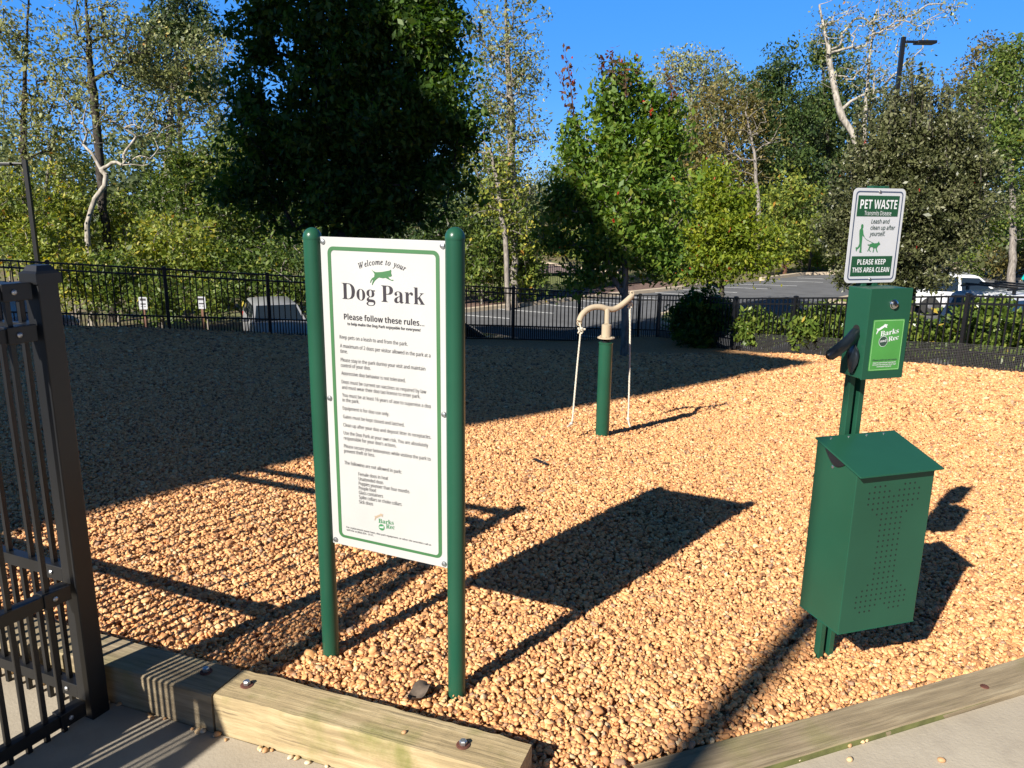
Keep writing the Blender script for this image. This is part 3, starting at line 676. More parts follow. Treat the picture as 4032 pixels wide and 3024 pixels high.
# ------------------------------------------------------------------ rules sign
PL, PR = np.array([-.661, 2.565]), np.array([-.177, 2.351])
se = empty('rules_sign', (*((PL+PR)/2), 0), 'tall white dog park rules sign between two dark green round posts', 'sign')
for p, zt in ((PL, 1.566), (PR, 1.580)):
    mb = MB(); mb.tube([(*p, -.25), (*p, zt-.035)], .0302, 36); po_ = mb.build('post', M['green'], se, smooth=True)
    mb = MB(); prof = [(.0310, -.004), (.0312, 0)]+[(.0312*math.cos(t), .034*math.sin(t)) for t in np.linspace(.12, 1.5, 9)]
    mb.lathe((*p, zt-.034), prof, 36); mb.build('domed_cap', M['green'], po_, smooth=True)
du = (PR-PL)/np.linalg.norm(PR-PL); W_, H_ = .469, 1.078
SF = Face((*(PL+du*.030), .459), (du[0], du[1], 0), (0, 0, 1))
if SF.n[1] > 0: raise RuntimeError('sign faces away')
mb = MB(); mb.prism([SF.pt(0, 0, -.012), SF.pt(W_, 0, -.012), SF.pt(W_, H_, -.012), SF.pt(0, H_, -.012)], np.zeros(3), SF.n*.012)
m = NT('sign_face'); v = m.coords(); n1 = m.noise(v, 2.5, 5); n2 = m.noise(v, 55, 6, .7)
c = m.ramp(n1.outputs['Fac'], [(.3, (.37, .37, .355)), (.7, (.42, .42, .405))])
m.col(m.mix(m.ramp(n2.outputs['Fac'], [(.70, (0, 0, 0)), (.78, (.35, .35, .35))]), c, (.5, .47, .40))); m.set(.42)
mb.build('panel', m.mat, se, bevel=.0012)
fr_ = MB(); SF.ring(fr_, SF.rrect(.0285, .030, .4455, 1.048, .022), SF.rrect(.0415, .040, .4325, 1.036, .012)); fr_.build('border', M['signgreen'], se)
TXT = [('Keep pets on a leash to and from the park.', 0.0639, 0.7463, 0.2628, -0.0024), ('A maximum of 2 dogs per visitor allowed in the park at a', 0.0641, 0.7166, 0.3458, -0.0026), ('time.', 0.064, 0.6982, 0.0295, 0.0),
('Please stay in the park during your visit and maintain', 0.0648, 0.6688, 0.3261, 0.0005), ('control of your dog.', 0.0644, 0.65, 0.1188, 0.001), ('Aggressive dog behavior is not tolerated.', 0.0653, 0.6231, 0.2509, 0),
('Dogs must be current on vaccines as required by law', 0.0649, 0.5934, 0.3278, 0.0005), ('and must wear their dog tag license to enter park.', 0.0651, 0.5744, 0.3055, 0.0015), ('You must be at least 16 years of age to supervise a dog', 0.0654, 0.5473, 0.3436, 0.0006),
('in the park.', 0.0657, 0.5301, 0.0679, 0.0009), ('Equipment is for dog use only.', 0.0654, 0.5018, 0.1854, 0.0005), ('Gates must be kept closed and latched.', 0.0656, 0.4717, 0.2431, 0.001), ('Clean up after your dog and deposit litter in receptacles.', 0.0653, 0.4423, 0.3436, 0.0023),
('Use the Dog Park at your own risk. You are absolutely', 0.065, 0.4138, 0.3324, 0.0011), ("responsible for your dog's actions.", 0.0653, 0.3953, 0.2106, 0.0011), ('Please secure your belongings while visiting the park to', 0.0644, 0.3666, 0.342, 0.003), ('prevent theft or loss.', 0.0641, 0.3489, 0.1256, 0.0021),
('The following are not allowed in park:', 0.0637, 0.3061, 0.2301, 0.0015), ('Female dogs in heat', 0.1205, 0.2732, 0.1199, 0.0033), ('Unattended dogs', 0.1203, 0.256, 0.1002, 0.0018), ('Puppies younger than four months', 0.1201, 0.2396, 0.203, 0.003), ('People food', 0.1199, 0.2228, 0.0701, 0.0013),
('Glass containers', 0.1197, 0.2059, 0.0983, 0.0027), ('Spike collars or choke collars', 0.1195, 0.189, 0.172, 0.003), ('Sick dogs', 0.1188, 0.1715, 0.0578, 0.0014)]
tm = MB()
for t, x, y, w, dy in TXT: SF.text(tm, t, x, y, w, .0124, dy, .002)
SF.text(tm, 'For replacement waste bags, dog park equipment, or other site amenities call us', .062, .0693, .3422, .0066, 0, .004); SF.text(tm, 'toll free at (866) 826 - 0131.', .0621, .0590, .1131, .0066, 0, .004)
tm.build('rules_lettering', M['greyink'], se)
tm = MB()
SF.text(tm, serifb('Dog Park'), .0801, .8793, .3118, .056, 0, -.004)
tm.build('title_lettering', M['darkink'], se); tm = MB()
SF.text(tm, sansb('Please follow these rules...'), .0841, .8120, .3049, .0192, 0, 0); SF.text(tm, sansb('to help make the Dog Park enjoyable for everyone!'), .0968, .7939, .2784, .0095, 0, 0)
tm.build('subtitle_lettering', M['darkink'], se); tm = MB()
wel = 'Welcome to your'; xs_ = []; wid = []
adv = 0
for ch in wel:
    V, Fs = glyphs(serifi(ch), .006)
    if ch == ' ': adv += .26; continue
    xs_.append((adv, V, Fs)); adv += (V[:, 0].max()-V[:, 0].min())+.045
cxm = .2376; Rr_ = .222; tot = .176; sc__ = tot/adv
ycen = .997-Rr_
for a0_, V, Fs in xs_:
    mid = (V[:, 0].min()+V[:, 0].max())/2
    wch = V[:, 0].max()-V[:, 0].min()
    th = ((a0_+wch/2)*sc__-tot/2)/Rr_*1.0
    ct, st = math.cos(th), math.sin(th)
    pts = []
    for a, b in V:
        lx, ly = (a-mid)*sc__, b*.0185/CAPH
        pts.append(SF.pt(cxm+(Rr_+ly)*st+lx*ct, ycen+(Rr_+ly)*ct-lx*st, .0012))
    tm.add(pts, Fs)
tm.build('welcome_lettering', M['darkink'], se)
DOG = [(0.1978, 0.9816), (0.2022, 0.9764), (0.2143, 0.9724), (0.2366, 0.9743), (0.2576, 0.9786), (0.2652, 0.9801), (0.2702, 0.9833), (0.2716, 0.9796), (0.2706, 0.9734), (0.2733, 0.9641), (0.2683, 0.9609), (0.2626, 0.9601), (0.2589, 0.9621), (0.2643, 0.9545), (0.2717, 0.951), (0.2793, 0.9519), (0.2773, 0.9481), (0.2698, 0.9491), (0.2585, 0.9528), (0.2492, 0.9566), (0.2396, 0.9547), (0.2244, 0.9564), (0.2166, 0.9515), (0.2086, 0.9449), (0.2025, 0.9368), (0.1996, 0.9304), (0.1973, 0.9319), (0.2, 0.9415), (0.2042, 0.9495), (0.1971, 0.9461), (0.1937, 0.9381), (0.1913, 0.9371), (0.1924, 0.9444), (0.1993, 0.9531), (0.2072, 0.9574), (0.2088, 0.9669), (0.204, 0.973), (0.1992, 0.9782)]
def poly_tri(face, mb, P, e=.0012):
    from mathutils.geometry import tessellate_polygon
    T = tessellate_polygon([[Vector((a, b, 0)) for a, b in P]]); mb.add([face.pt(a, b, e) for a, b in P], [tuple(t) for t in T])
mb = MB(); poly_tri(SF, mb, DOG); mb.build('leaping_dog_emblem', M['signgreen'], se)
mb = MB(); SF.text(mb, serifb('Barks'), .1966, .1136, .0615, .0165, .0040); SF.text(mb, serifb('Rec'), .227, .0985, .0347, .0165, .0030); SF.disc(mb, .2091, .0990, .0118, .0010); mb.build('logo_lettering', M['logogreen'], se)
mb = MB(); SF.text(mb, serifb('and'), .2012, .0962, .0158, .0085, .001, e=.0016); mb.build('logo_small_word', M['white'], se)
sx = [(a, b) for a, b in [(0.0138, 0.1477), (0.0158, 0.1584), (0.0181, 0.1653), (0.0118, 0.1703), (0.0186, 0.1699), (0.0243, 0.1715), (0.0316, 0.1776), (0.0395, 0.1818), (0.0447, 0.188), (0.0488, 0.1859), (0.0542, 0.1856), (0.0565, 0.1826), (0.0518, 0.1806), (0.055, 0.1724), (0.0491, 0.1728), (0.0453, 0.1767), (0.039, 0.171), (0.0289, 0.1646), (0.0219, 0.1604), (0.0191, 0.1535), (0.0166, 0.1489)]]
mb = MB(); poly_tri(SF, mb, [(.1788+(a-.0118)*.86, .1193+(b-.1477)*.76) for a, b in sx]); mb.build('logo_dog', M['tanink'], se)
for a, b in ((.0115, 1.0625), (.4569, 1.0635), (.0135, .536), (.4574, .533), (.0137, .0156), (.4541, .0149)):
    mb = MB(); mb.lathe(SF.pt(a, b, 0), [(.0095, 0), (.0095, .002), (.0075, .006), (.003, .0075)], 14, (SF.u, SF.v, SF.n)); mb.build('bolt', M['steel'], se, smooth=True)

# ------------------------------------------------------------------ pet waste station
SUX = np.array([.955, .297, 0]); SUY = np.array([-.297, .955, 0]); UZ = np.array([0, 0, 1.0]); SAX = (SUX, SUY, UZ)
bn = np.array([1.165, 2.453, 0])            # near vertical edge of the bin
pc = bn+SUX*.168+SUY*.248                    # post centre
st = empty('waste_station_post', (pc[0], pc[1], -.1), 'dark green channel post carrying the bag dispenser and waste bin', 'post')
mb = MB()
for sx_ in (-1, 1):
    mb.box(pc+SUX*sx_*.0235+UZ*.80, (.022, .030, 1.85), SAX)
mb.box(pc+SUY*.012+UZ*.80, (.030, .004, 1.85), SAX)
mb.build('channel', M['bin'], st, bevel=.002)
# bin
bi = empty('waste_bin', (*(bn[:2]+SUX[:2]*.165+SUY[:2]*.11), .18), 'dark green metal waste bin with bone shaped holes and a sloping lid', 'bin')
BW, BD, B0, B1, B2 = .331, .212, .18, .775, .835
f0 = bn; P_ = lambda x, y, z: f0+SUX*x+SUY*y+UZ*z
mb = MB()
vs = [P_(0, 0, B0), P_(BW, 0, B0), P_(BW, BD, B0), P_(0, BD, B0), P_(0, 0, B1), P_(BW, 0, B1), P_(BW, BD, B2), P_(0, BD, B2)]
mb.add(vs, [(0, 1, 2, 3), (0, 1, 5, 4), (1, 2, 6, 5), (2, 3, 7, 6), (3, 0, 4, 7), (4, 5, 6, 7)]); mb.build('bin_body', M['bin'], bi, bevel=.0025)
mb = MB(); sl2 = (B2-B1)/BD
def lidp(x, y, dz): return P_(x, y, B1+sl2*y+dz)
vs = [lidp(-.008, -.026, .006), lidp(BW+.012, -.026, .006), lidp(BW+.012, BD+.003, .006), lidp(-.008, BD+.003, .006), lidp(-.008, -.026, .010), lidp(BW+.012, -.026, .010), lidp(BW+.012, BD+.003, .010), lidp(-.008, BD+.003, .010)]
mb.add(vs, [(0, 1, 2, 3), (0, 1, 5, 4), (1, 2, 6, 5), (2, 3, 7, 6), (3, 0, 4, 7), (4, 5, 6, 7)]); lid = mb.build('lid', M['bin'], bi, bevel=.0012)
for t in (.15, .38, .62, .85):
    mb = MB(); mb.lathe(lidp(BW*t, BD-.012, .010), [(.0045, 0), (.0045, .0015), (.002, .0025)], 10); mb.build('rivet', M['steel'], lid)
mb = MB()     # tuck of the black liner showing under the lid
pts = [lidp(-.0035, .06+.10*t, -.002-.030*math.sin(math.pi*t)**1) for t in np.linspace(0, 1, 9)]
vs = []; 
for p in pts: vs += [p-SUX*.002, p+SUX*.010]
for t in np.linspace(0, 1, 9): vs += [lidp(-.0035, .06+.10*t, .004)-SUX*.002, lidp(-.0035, .06+.10*t, .004)+SUX*.010]
fs = [(2*i, 2*i+2, 18+2*i+2, 18+2*i) for i in range(8)]+[(2*i, 2*i+1, 2*i+3, 2*i+2) for i in range(8)]
mb.add(vs, fs); mb.build('bin_liner', M['bag'], bi)
mb = MB(); mb.lathe(P_(-.0005, .118, B1-.010), [(.006, 0), (.006, .002), (.003, .003)], 10, (SUY, UZ, -SUX)); mb.build('screw', M['steel'], bi)
rows = [[-4, -3, -2, 2, 3, 4], [-5, -4, -3, -2, -1, 1, 2, 3, 4, 5], list(range(-5, 6)), list(range(-5, 6)), list(range(-4, 5)), list(range(-3, 4))]
rows = rows+[list(range(-2, 3))]*12+rows[::-1]
mb = MB(); BF = Face(P_(BW/2, 0, B0), SUX, UZ)
for r_, cs in enumerate(rows):
    for c_ in cs:
        BF.disc(mb, c_*.0215*.98, .545-r_*.0205, .0036, .0007, 10)
mb.build('perforation', M['hole'], bi)
# dispenser
DZ0, DZ1 = 1.075, 1.385; DW, DD = .170, .105
dz_ = bn+SUX*.078+SUY*.125
di = empty('bag_dispenser', (dz_[0], dz_[1], DZ0), 'green metal bag dispenser box with a lock and bright green sticker', 'dispenser')
mb = MB(); mb.box(dz_+SUX*DW/2+SUY*DD/2+UZ*(DZ0+DZ1)/2, (DW, DD, DZ1-DZ0), SAX); mb.build('dispenser_body', M['bin'], di, bevel=.0025)
mb = MB(); mb.box(dz_+SUX*(DW/2)-SUY*.0035+UZ*((DZ0+DZ1)/2), (DW+.004, .006, DZ1-DZ0+.004), SAX); mb.build('door', M['bin'], di, bevel=.0012)
DF = Face(dz_-SUY*.0066+UZ*DZ0, SUX, UZ)
mb = MB(); mb.lathe(DF.pt(.095, .258, 0), [(.0165, 0), (.0165, .003), (.014, .0045), (.0135, .009), (.010, .011), (.004, .0112)], 26, (SUX, UZ, -SUY)); lk = mb.build('lock', plain('chrome_lock', (.5, .5, .52), .2, 1.0, .1), di, smooth=True)
mb = MB(); mb.box(DF.pt(.095, .258, .0113), (.0022, .0006, .009), SAX); mb.build('keyhole', M['hole'], lk)
s0 = (.022, .028); SW_, SH_ = .130, .178; kx, ky = SW_/.122, SH_/.205
mb = MB(); DF.poly(mb, DF.rrect(s0[0], s0[1], s0[0]+SW_, s0[1]+SH_, .004), .0008); sk = mb.build('sticker', M['stk'], di)
mb = MB(); DF.ring(mb, DF.rrect(s0[0]+.003, s0[1]+.003, s0[0]+SW_-.003, s0[1]+SH_-.003, .003), DF.rrect(s0[0]+.0042, s0[1]+.0042, s0[0]+SW_-.0042, s0[1]+SH_-.0042, .002), .0012); mb.build('sticker_border', M['stkline'], sk)
mb = MB(); S_ = lambda a, b: (s0[0]+a*kx, s0[1]+b*ky)
def stext(mb, t, x, y, w, cap, dy=0, off=0, e=.0014): X0, Y0 = S_(x, y); DF.text(mb, t, X0, Y0, w*kx, cap, dy, off, 0, e)
stext(mb, serifb('Barks'), .0311, .1385, .0714, .0185, .010); stext(mb, serifb('Rec'), .0651, .1165, .0406, .0170, .007)
poly_tri(DF, mb, [S_(a, b) for a, b in sx], .0014)
DF.disc(mb, *S_(.0459, .1180), .0185, .0011)
mb.build('sticker_logo', M['ptext'], sk); mb = MB()
for t, x, y, w in (('Keep this area safe and enjoyable for', .0152, .0300, .0922), ('everyone. Use these pet waste bags', .0149, .0222, .0922), ('and dispose of properly.', .0317, .0144, .0596)): stext(mb, sansb(t), x, y, w, .0042)
mb.build('sticker_white_print', M['ptext'], sk)
mb = MB(); DF.disc(mb, *S_(.0459, .1180), .0172, .0013); mb.build('logo_disc', M['stkdark'], sk); mb = MB(); stext(mb, serifb('Please pick up pet waste.'), .0118, .0405, .0993, .0058, 0, .01); mb.build('sticker_dark_print', M['stkdark'], sk)
mb = MB(); stext(mb, serifb('and'), .0333, .1150, .0243, .0095, .002, e=.0017); mb.build('sticker_small_word', M['ptext'], sk)
# bag hanging from the left side of the dispenser
LF = dz_+SUY*.045+UZ*(DZ0+.155)
mb = MB(); mb.lathe(LF+UZ*.012-SUX*.0005, [(.016, 0), (.016, .001)], 20, (SUY, UZ, -SUX)); mb.build('bag_slot', M['hole'], di)
bt = empty('plastic_bag', tuple(LF), 'black plastic bag pulled out of the dispenser side', 'bag')
cl = [LF+SUX*.015, LF-SUX*.016+UZ*.002-SUY*.012, LF-SUX*.036-UZ*.018-SUY*.018, LF-SUX*.062-UZ*.040-SUY*.020, LF-SUX*.092-UZ*.056-SUY*.022, LF-SUX*.118-UZ*.068-SUY*.024, LF-SUX*.130-UZ*.074-SUY*.026]
mb = MB(); vs = []; prof_w = [.012, .020, .021, .022, .021, .019, .012]; rs = np.random.default_rng(5)
for i, p in enumerate(cl):
    d = cl[min(i+1, 6)]-cl[max(i-1, 0)]; d /= np.linalg.norm(d); s_ = np.cross(d, SUY); s_ /= np.linalg.norm(s_); b_ = np.cross(d, s_)
    for k in range(12):
        t = 2*math.pi*k/12; r_ = prof_w[i]*(1+rs.normal(0, .13)); vs.append(p+s_*math.cos(t)*r_+b_*math.sin(t)*r_*.8)
fs = [(i*12+k, i*12+(k+1) % 12, (i+1)*12+(k+1) % 12, (i+1)*12+k) for i in range(6) for k in range(12)]+[tuple(range(12)), tuple(range(72, 84))]
mb.add(vs, fs); mb.build('bag_sleeve', M['bag'], bt, smooth=True, sharp=50)
mb = MB(); c0 = LF-SUX*.012-UZ*.040-SUY*.012
vs = []
for i, (w_, dz) in enumerate(((.010, .0), (.022, -.014), (.028, -.034), (.022, -.062), (.010, -.098))):
    for k in range(10):
        t = 2*math.pi*k/10; vs.append(c0+UZ*dz+SUY*math.cos(t)*w_*.9*(1+rs.normal(0, .15))+SUX*math.sin(t)*w_*.45*(1+rs.normal(0, .15)))
mb.add(vs, [(i*10+k, i*10+(k+1) % 10, (i+1)*10+(k+1) % 10, (i+1)*10+k) for i in range(4) for k in range(10)]+[tuple(range(10)), tuple(range(40, 50))]); mb.build('bag_tail', M['bag'], bt, smooth=True, sharp=50)
# pet waste plate
ps0 = pc-SUX*.112-SUY*.017+UZ*1.395; PW, PH = .218, .322
pe = empty('pet_waste_sign', (pc[0], pc[1], 1.395), 'white metal pet waste sign plate with green bands above the dispenser', 'sign')
PF = Face(ps0, SUX, UZ)
mb = MB(); mb.prism([PF.pt(a, b, -.002) for a, b in PF.rrect(0, 0, PW, PH, .018)], np.zeros(3), PF.n*.002); mb.build('plate', M['plate'], pe)
kx, ky = PW/.226, PH/.345
Q = lambda a, b: (a*kx, b*ky)
mb = MB(); PF.ring(mb, PF.rrect(*Q(.0105, .0105), *Q(.2155, .3345), .013), PF.rrect(*Q(.0150, .0150), *Q(.2110, .3300), .010), .0008); mb.build('plate_border', M['pblue'], pe)
mb = MB(); PF.poly(mb, [Q(.0215, .244), Q(.2005, .244), Q(.2005, .3185), Q(.0215, .3185)], .0008); PF.poly(mb, [Q(.022, .0250), Q(.200, .0250), Q(.200, .0990), Q(.022, .0990)], .0008); mb.build('green_band', M['pgreen'], pe)
def ptext(mb, t, x, y, w, cap, off=0, shear=0): PF.text(mb, t, x*kx, y*ky, w*kx, cap*ky, 0, off, shear, .0014)
mb = MB(); ptext(mb, sansb('PET WASTE'), .032, .2715, .1603, .0325); ptext(mb, ('Transmits Disease'), .0539, .2482, .1169, .0155); ptext(mb, sansb('PLEASE KEEP'), .0473, .0682, .1244, .0195); ptext(mb, sansb('THIS AREA CLEAN'), .0287, .0395, .1628, .0180); mb.build('white_lettering', M['ptext'], pe)
mb = MB(); ptext(mb, ('Leash and'), .0873, .2189, .081, .0150, .008, .18); ptext(mb, ('clean up after'), .0872, .1961, .1086, .0150, .008, .18); ptext(mb, ('yourself.'), .0862, .1738, .0679, .0150, .008, .18); mb.build('grey_lettering', M['pgrey'], pe)
MAN = [(0.048, 0.2157), (0.0529, 0.2162), (0.0559, 0.2115), (0.0557, 0.2044), (0.0542, 0.1997), (0.0569, 0.194), (0.0598, 0.1808), (0.0652, 0.1723), (0.0657, 0.1681), (0.0608, 0.1714), (0.0563, 0.1761), (0.0569, 0.162), (0.057, 0.1431), (0.0593, 0.1172), (0.0618, 0.113), (0.0514, 0.1122), (0.0505, 0.1159), (0.0516, 0.1244), (0.0513, 0.1361), (0.0461, 0.1291), (0.0392, 0.1244), (0.0385, 0.117), (0.0353, 0.1189), (0.0325, 0.1315), (0.0343, 0.1329), (0.0385, 0.1305), (0.0438, 0.1361), (0.0468, 0.1455), (0.0449, 0.162), (0.0419, 0.1808), (0.0413, 0.1949), (0.0458, 0.1996), (0.0467, 0.2043), (0.0455, 0.2114)]
WDOG = [(0.0839, 0.1392), (0.0844, 0.144), (0.0887, 0.1411), (0.0931, 0.143), (0.1017, 0.1467), (0.1119, 0.1462), (0.1221, 0.1467), (0.128, 0.1486), (0.1315, 0.1538), (0.1341, 0.1486), (0.1393, 0.1438), (0.135, 0.1404), (0.1312, 0.1381), (0.1276, 0.1333), (0.1251, 0.1286), (0.1272, 0.1228), (0.1317, 0.1142), (0.1293, 0.1128), (0.1253, 0.1167), (0.1207, 0.1262), (0.1172, 0.131), (0.1141, 0.1263), (0.1139, 0.1191), (0.1115, 0.113), (0.1089, 0.1135), (0.1108, 0.1239), (0.1085, 0.1311), (0.0991, 0.1335), (0.0946, 0.1288), (0.0942, 0.1231), (0.0999, 0.1169), (0.1012, 0.1145), (0.0971, 0.1155), (0.0907, 0.1231), (0.0874, 0.1165), (0.0853, 0.117), (0.0889, 0.126), (0.0911, 0.1335), (0.0925, 0.1392), (0.0875, 0.1383)]
mb = MB(); poly_tri(PF, mb, [Q(*p) for p in MAN], .0012); poly_tri(PF, mb, [Q(*p) for p in WDOG], .0012)
L_ = [Q(*p) for p in ((0.064, 0.17), (0.075, 0.161), (0.0961, 0.1525), (0.1109, 0.1467))]
for a, b in zip(L_[:-1], L_[1:]): poly_tri(PF, mb, [a, b, (b[0], b[1]-.0013), (a[0], a[1]-.0013)], .0012)
mb.build('dog_walker_emblem', M['logogreen'], pe)
for a, b in ((.111, .333), (.111, .0135)):
    mb = MB(); mb.lathe(PF.pt(*Q(a, b), 0), [(.0055, 0), (.0055, .0015), (.004, .004), (.001, .0045)], 12, (SUX, UZ, -SUY)); mb.build('bolt', M['steel'], pe, smooth=True)

# ------------------------------------------------------------------ tug toy: green pole, tan S arm, ropes
tp = np.array([.775, 6.30]); tz = gzf(*tp)
te = empty('tug_toy', (*tp, tz), 'green pole dog tug toy with a curved tan arm on a swivel', 'dog toy')
MB().tube([(*tp, tz-.2), (*tp, .530)], .0575, 32).build('pole', M['green'], te, smooth=True)
mb = MB(); mb.lathe((*tp, .528), [(.058, -.004), (.060, 0), (.060, .010), (.050, .012)], 32); mb.build('pole_rim', M['green'], te, smooth=True)
mb = MB(); mb.lathe((*tp, .535), [(.030, 0), (.034, .008), (.034, .020), (.022, .026), (.022, .036)], 24); mb.build('rubber_joint', M['rubber'], te, smooth=True)
mb = MB(); mb.lathe((*tp, .571), [(.066, 0), (.072, .003), (.072, .010), (.066, .013), (.040, .014), (.040, .020), (.040, .115), (.030, .119)], 32); fl_ = mb.build('flange_hub', M['tan'], te, smooth=True)
mb = MB()
for k in range(6): mb.lathe((tp[0]+.055*math.cos(k*1.047+.3), tp[1]+.055*math.sin(k*1.047+.3), .584), [(.008, 0), (.008, .005), (.004, .008)], 6)
mb.build('bolt', M['tan'], fl_)
arm_px = [(1251, 695), (1256, 682), (1266, 671), (1280, 664), (1297, 663), (1312, 667), (1325, 668), (1338, 662), (1350, 653), (1360, 644), (1365, 639)]
arm = [at(px, py, 6.55+(.10*(i-5)/5)) for i, (px, py) in enumerate(arm_px)]
arm2 = []
for i in range(len(arm)-1):
    p0, p1, p2, p3 = arm[max(i-1, 0)], arm[i], arm[i+1], arm[min(i+2, len(arm)-1)]
    for t in np.linspace(0, 1, 5)[:-1]: arm2.append(.5*((2*p1)+(-p0+p2)*t+(2*p0-5*p1+4*p2-p3)*t*t+(-p0+3*p1-3*p2+p3)*t**3))
arm2.append(arm[-1])
MB().tube(arm2, .0245, 18).build('curved_arm', M['tan'], te, smooth=True)
top = at(1312, 668, 6.55); MB().tube([(tp[0]+.003, tp[1], .68), (top[0], top[1], top[2]-.004)], .0225, 18).build('stem', M['tan'], te, smooth=True)
for c, ax in ((arm[0], 0), (arm[-1], 1)):
    pts = [c+np.array([.016*math.cos(t), 0, .020*math.sin(t)+(.018 if ax else -.012)]) for t in np.linspace(0, 2*math.pi, 17)]
    MB().tube(pts, .0055, 8, False).build('eye_ring', M['tan'], te, smooth=True)
def rope(name, px_pts, Z, label):
    P = [at(a, b, Z+c) for a, b, c in px_pts]; out = []
    for i in range(len(P)-1):
        p0, p1, p2, p3 = P[max(i-1, 0)], P[i], P[i+1], P[min(i+2, len(P)-1)]
        n_ = max(2, int(np.linalg.norm(p2-p1)/.010))
        for t in np.linspace(0, 1, n_+1)[:-1]: out.append(.5*((2*p1)+(-p0+p2)*t+(2*p0-5*p1+4*p2-p3)*t*t+(-p0+3*p1-3*p2+p3)*t**3))
    out.append(P[-1]); e_ = empty(name, tuple(P[-1]), label, 'rope', 'ropes on the tug toy')
    mb = MB(); n_ = len(out)
    for ph in (0, 2.09, 4.19):                     # three twisted strands
        st_ = [p+np.array([math.cos(i*.9+ph), .6*math.sin(i*.9+ph), .3*math.sin(i*.9+ph)])*.0036 for i, p in enumerate(out)]
        mb.tube(st_, .0048, 6)
    mb.build('rope_strand', M['rope'], e_, smooth=True, sharp=False)
    # knot near the top and loop
    k0 = P[1]; pts = [k0+np.array([.018*math.cos(t)*(1+.2*math.sin(3*t)), .012*math.sin(2*t), .022*math.sin(t*1.5)]) for t in np.linspace(0, 12, 40)]
    mb = MB(); mb.tube(pts, .007, 8); mb.tube([k0, k0+np.array([.030 if ax0 > 0 else -.028, 0, .012]), k0+np.array([.040 if ax0 > 0 else -.042, 0, .010])], .009, 8); mb.build('rope_knot', M['rope'], e_, smooth=True)
    k1 = P[-2]; mb = MB(); mb.lathe(k1, [(.004, -.016), (.014, -.008), (.016, 0), (.014, .008), (.004, .016)], 10); mb.build('end_knot', M['rope'], e_, smooth=True)
    return e_
ax0 = 1; rope('rope', [(1251, 697, 0), (1254, 714, .0), (1247, 790, .02), (1240, 868, .02), (1237, 903, .0), (1234, 915, -.06), (1226, 922, -.12)], 6.45, 'white rope hanging from the lower left end of the tan arm')
ax0 = -1; rope('rope', [(1365, 643, 0), (1361, 658, .0), (1361, 720, .0), (1360, 800, .0), (1358, 880, .0), (1357, 905, -.03), (1361, 922, -.1)], 6.66, 'white rope hanging from the raised right end of the tan arm')

# ------------------------------------------------------------------ small things on the ground
p = on_gravel(1168, 1002); e_ = MB(); e_.bar((p[0]-.045, p[1]+.09, p[2]+.006), (p[0]+.045, p[1]-.07, p[2]+.018), .028, .008)
tag(e_.build('scrap_strip', M['rubber']), 'dark flat scrap lying alone on the sunny gravel', 'scrap')
p = on_gravel(907, 1510); mb = MB(); vs = []
for i in range(9):
    for j in range(7):
        u_, v_ = i/8-.5, j/6-.5; w_ = .065*math.cos(u_*2.6)**.8
        vs.append((p[0]+u_*.11*.5+v_*w_*.8, p[1]+u_*.09-v_*w_*.4, p[2]+.024+.030*abs(v_)**1.5*1.4+.012*math.sin(u_*7)))
fs = [(i*7+j, i*7+j+1, (i+1)*7+j+1, (i+1)*7+j) for i in range(8) for j in range(6)]
mb.add(vs, fs); tag(mb.build('fallen_leaf', plain('dry_leaf', (.10, .075, .055), .8, 0, .4, 40), smooth=True), 'curled dry brown leaf on the gravel behind the timber', 'leaf')
stone = [plain('loose_stone_a', (.58, .40, .21), .7), plain('loose_stone_b', (.46, .26, .12), .7), plain('loose_stone_c', (.62, .50, .34), .7)]
def stone_at(q, r, k):
    bm = bmesh.new(); bmesh.ops.create_icosphere(bm, subdivisions=2, radius=r)
    rs = np.random.default_rng(k); a = rs.uniform(-1, 1, 3)
    for v_ in bm.verts:
        d = 1+.18*math.sin(v_.co.x/r*2+a[0]*3)*math.cos(v_.co.y/r*2+a[1]*3); v_.co = Vector((v_.co.x*1.3*d, v_.co.y*d, v_.co.z*.75*d))
    me = bpy.data.meshes.new('loose_pebble'); bm.to_mesh(me); bm.free(); me.materials.append(stone[k % 3])
    for f in me.polygons: f.use_smooth = True
    o = link('loose_pebble', me); o.location = (q[0], q[1], q[2]+r*.62); o.rotation_euler = (0, 0, a[2]*3)
    return tag(o, 'small tan pebble strayed onto the concrete path beside the timber', 'pebble', 'loose pebbles on the path')
k = 0
for px, py, z in [(1835, 1643, -.05), (1709, 1646, -.05), (1722, 1641, -.05), (1870, 1600, -.05), (2032, 1645, -.05), (1555, 1656, -.05), (1860, 1604, -.05), (1833, 1611, -.05)]:
    stone_at(atz(px, py, z), .0085+.003*random.random(), k); k += 1
for i in range(34):
    t = .35+1.75*random.random()**1.0; q = TL0+TLd*t*.95+TLn*(.158+.016*random.random())
    stone_at((q[0], q[1], -.05), .005+.006*random.random(), k); k += 1
q = atz(873, 1584, .092); o = stone_at((q[0], q[1], .091), .007, 1); o['label'] = 'single orange pebble resting on top of the sunlit timber'; del o['group']
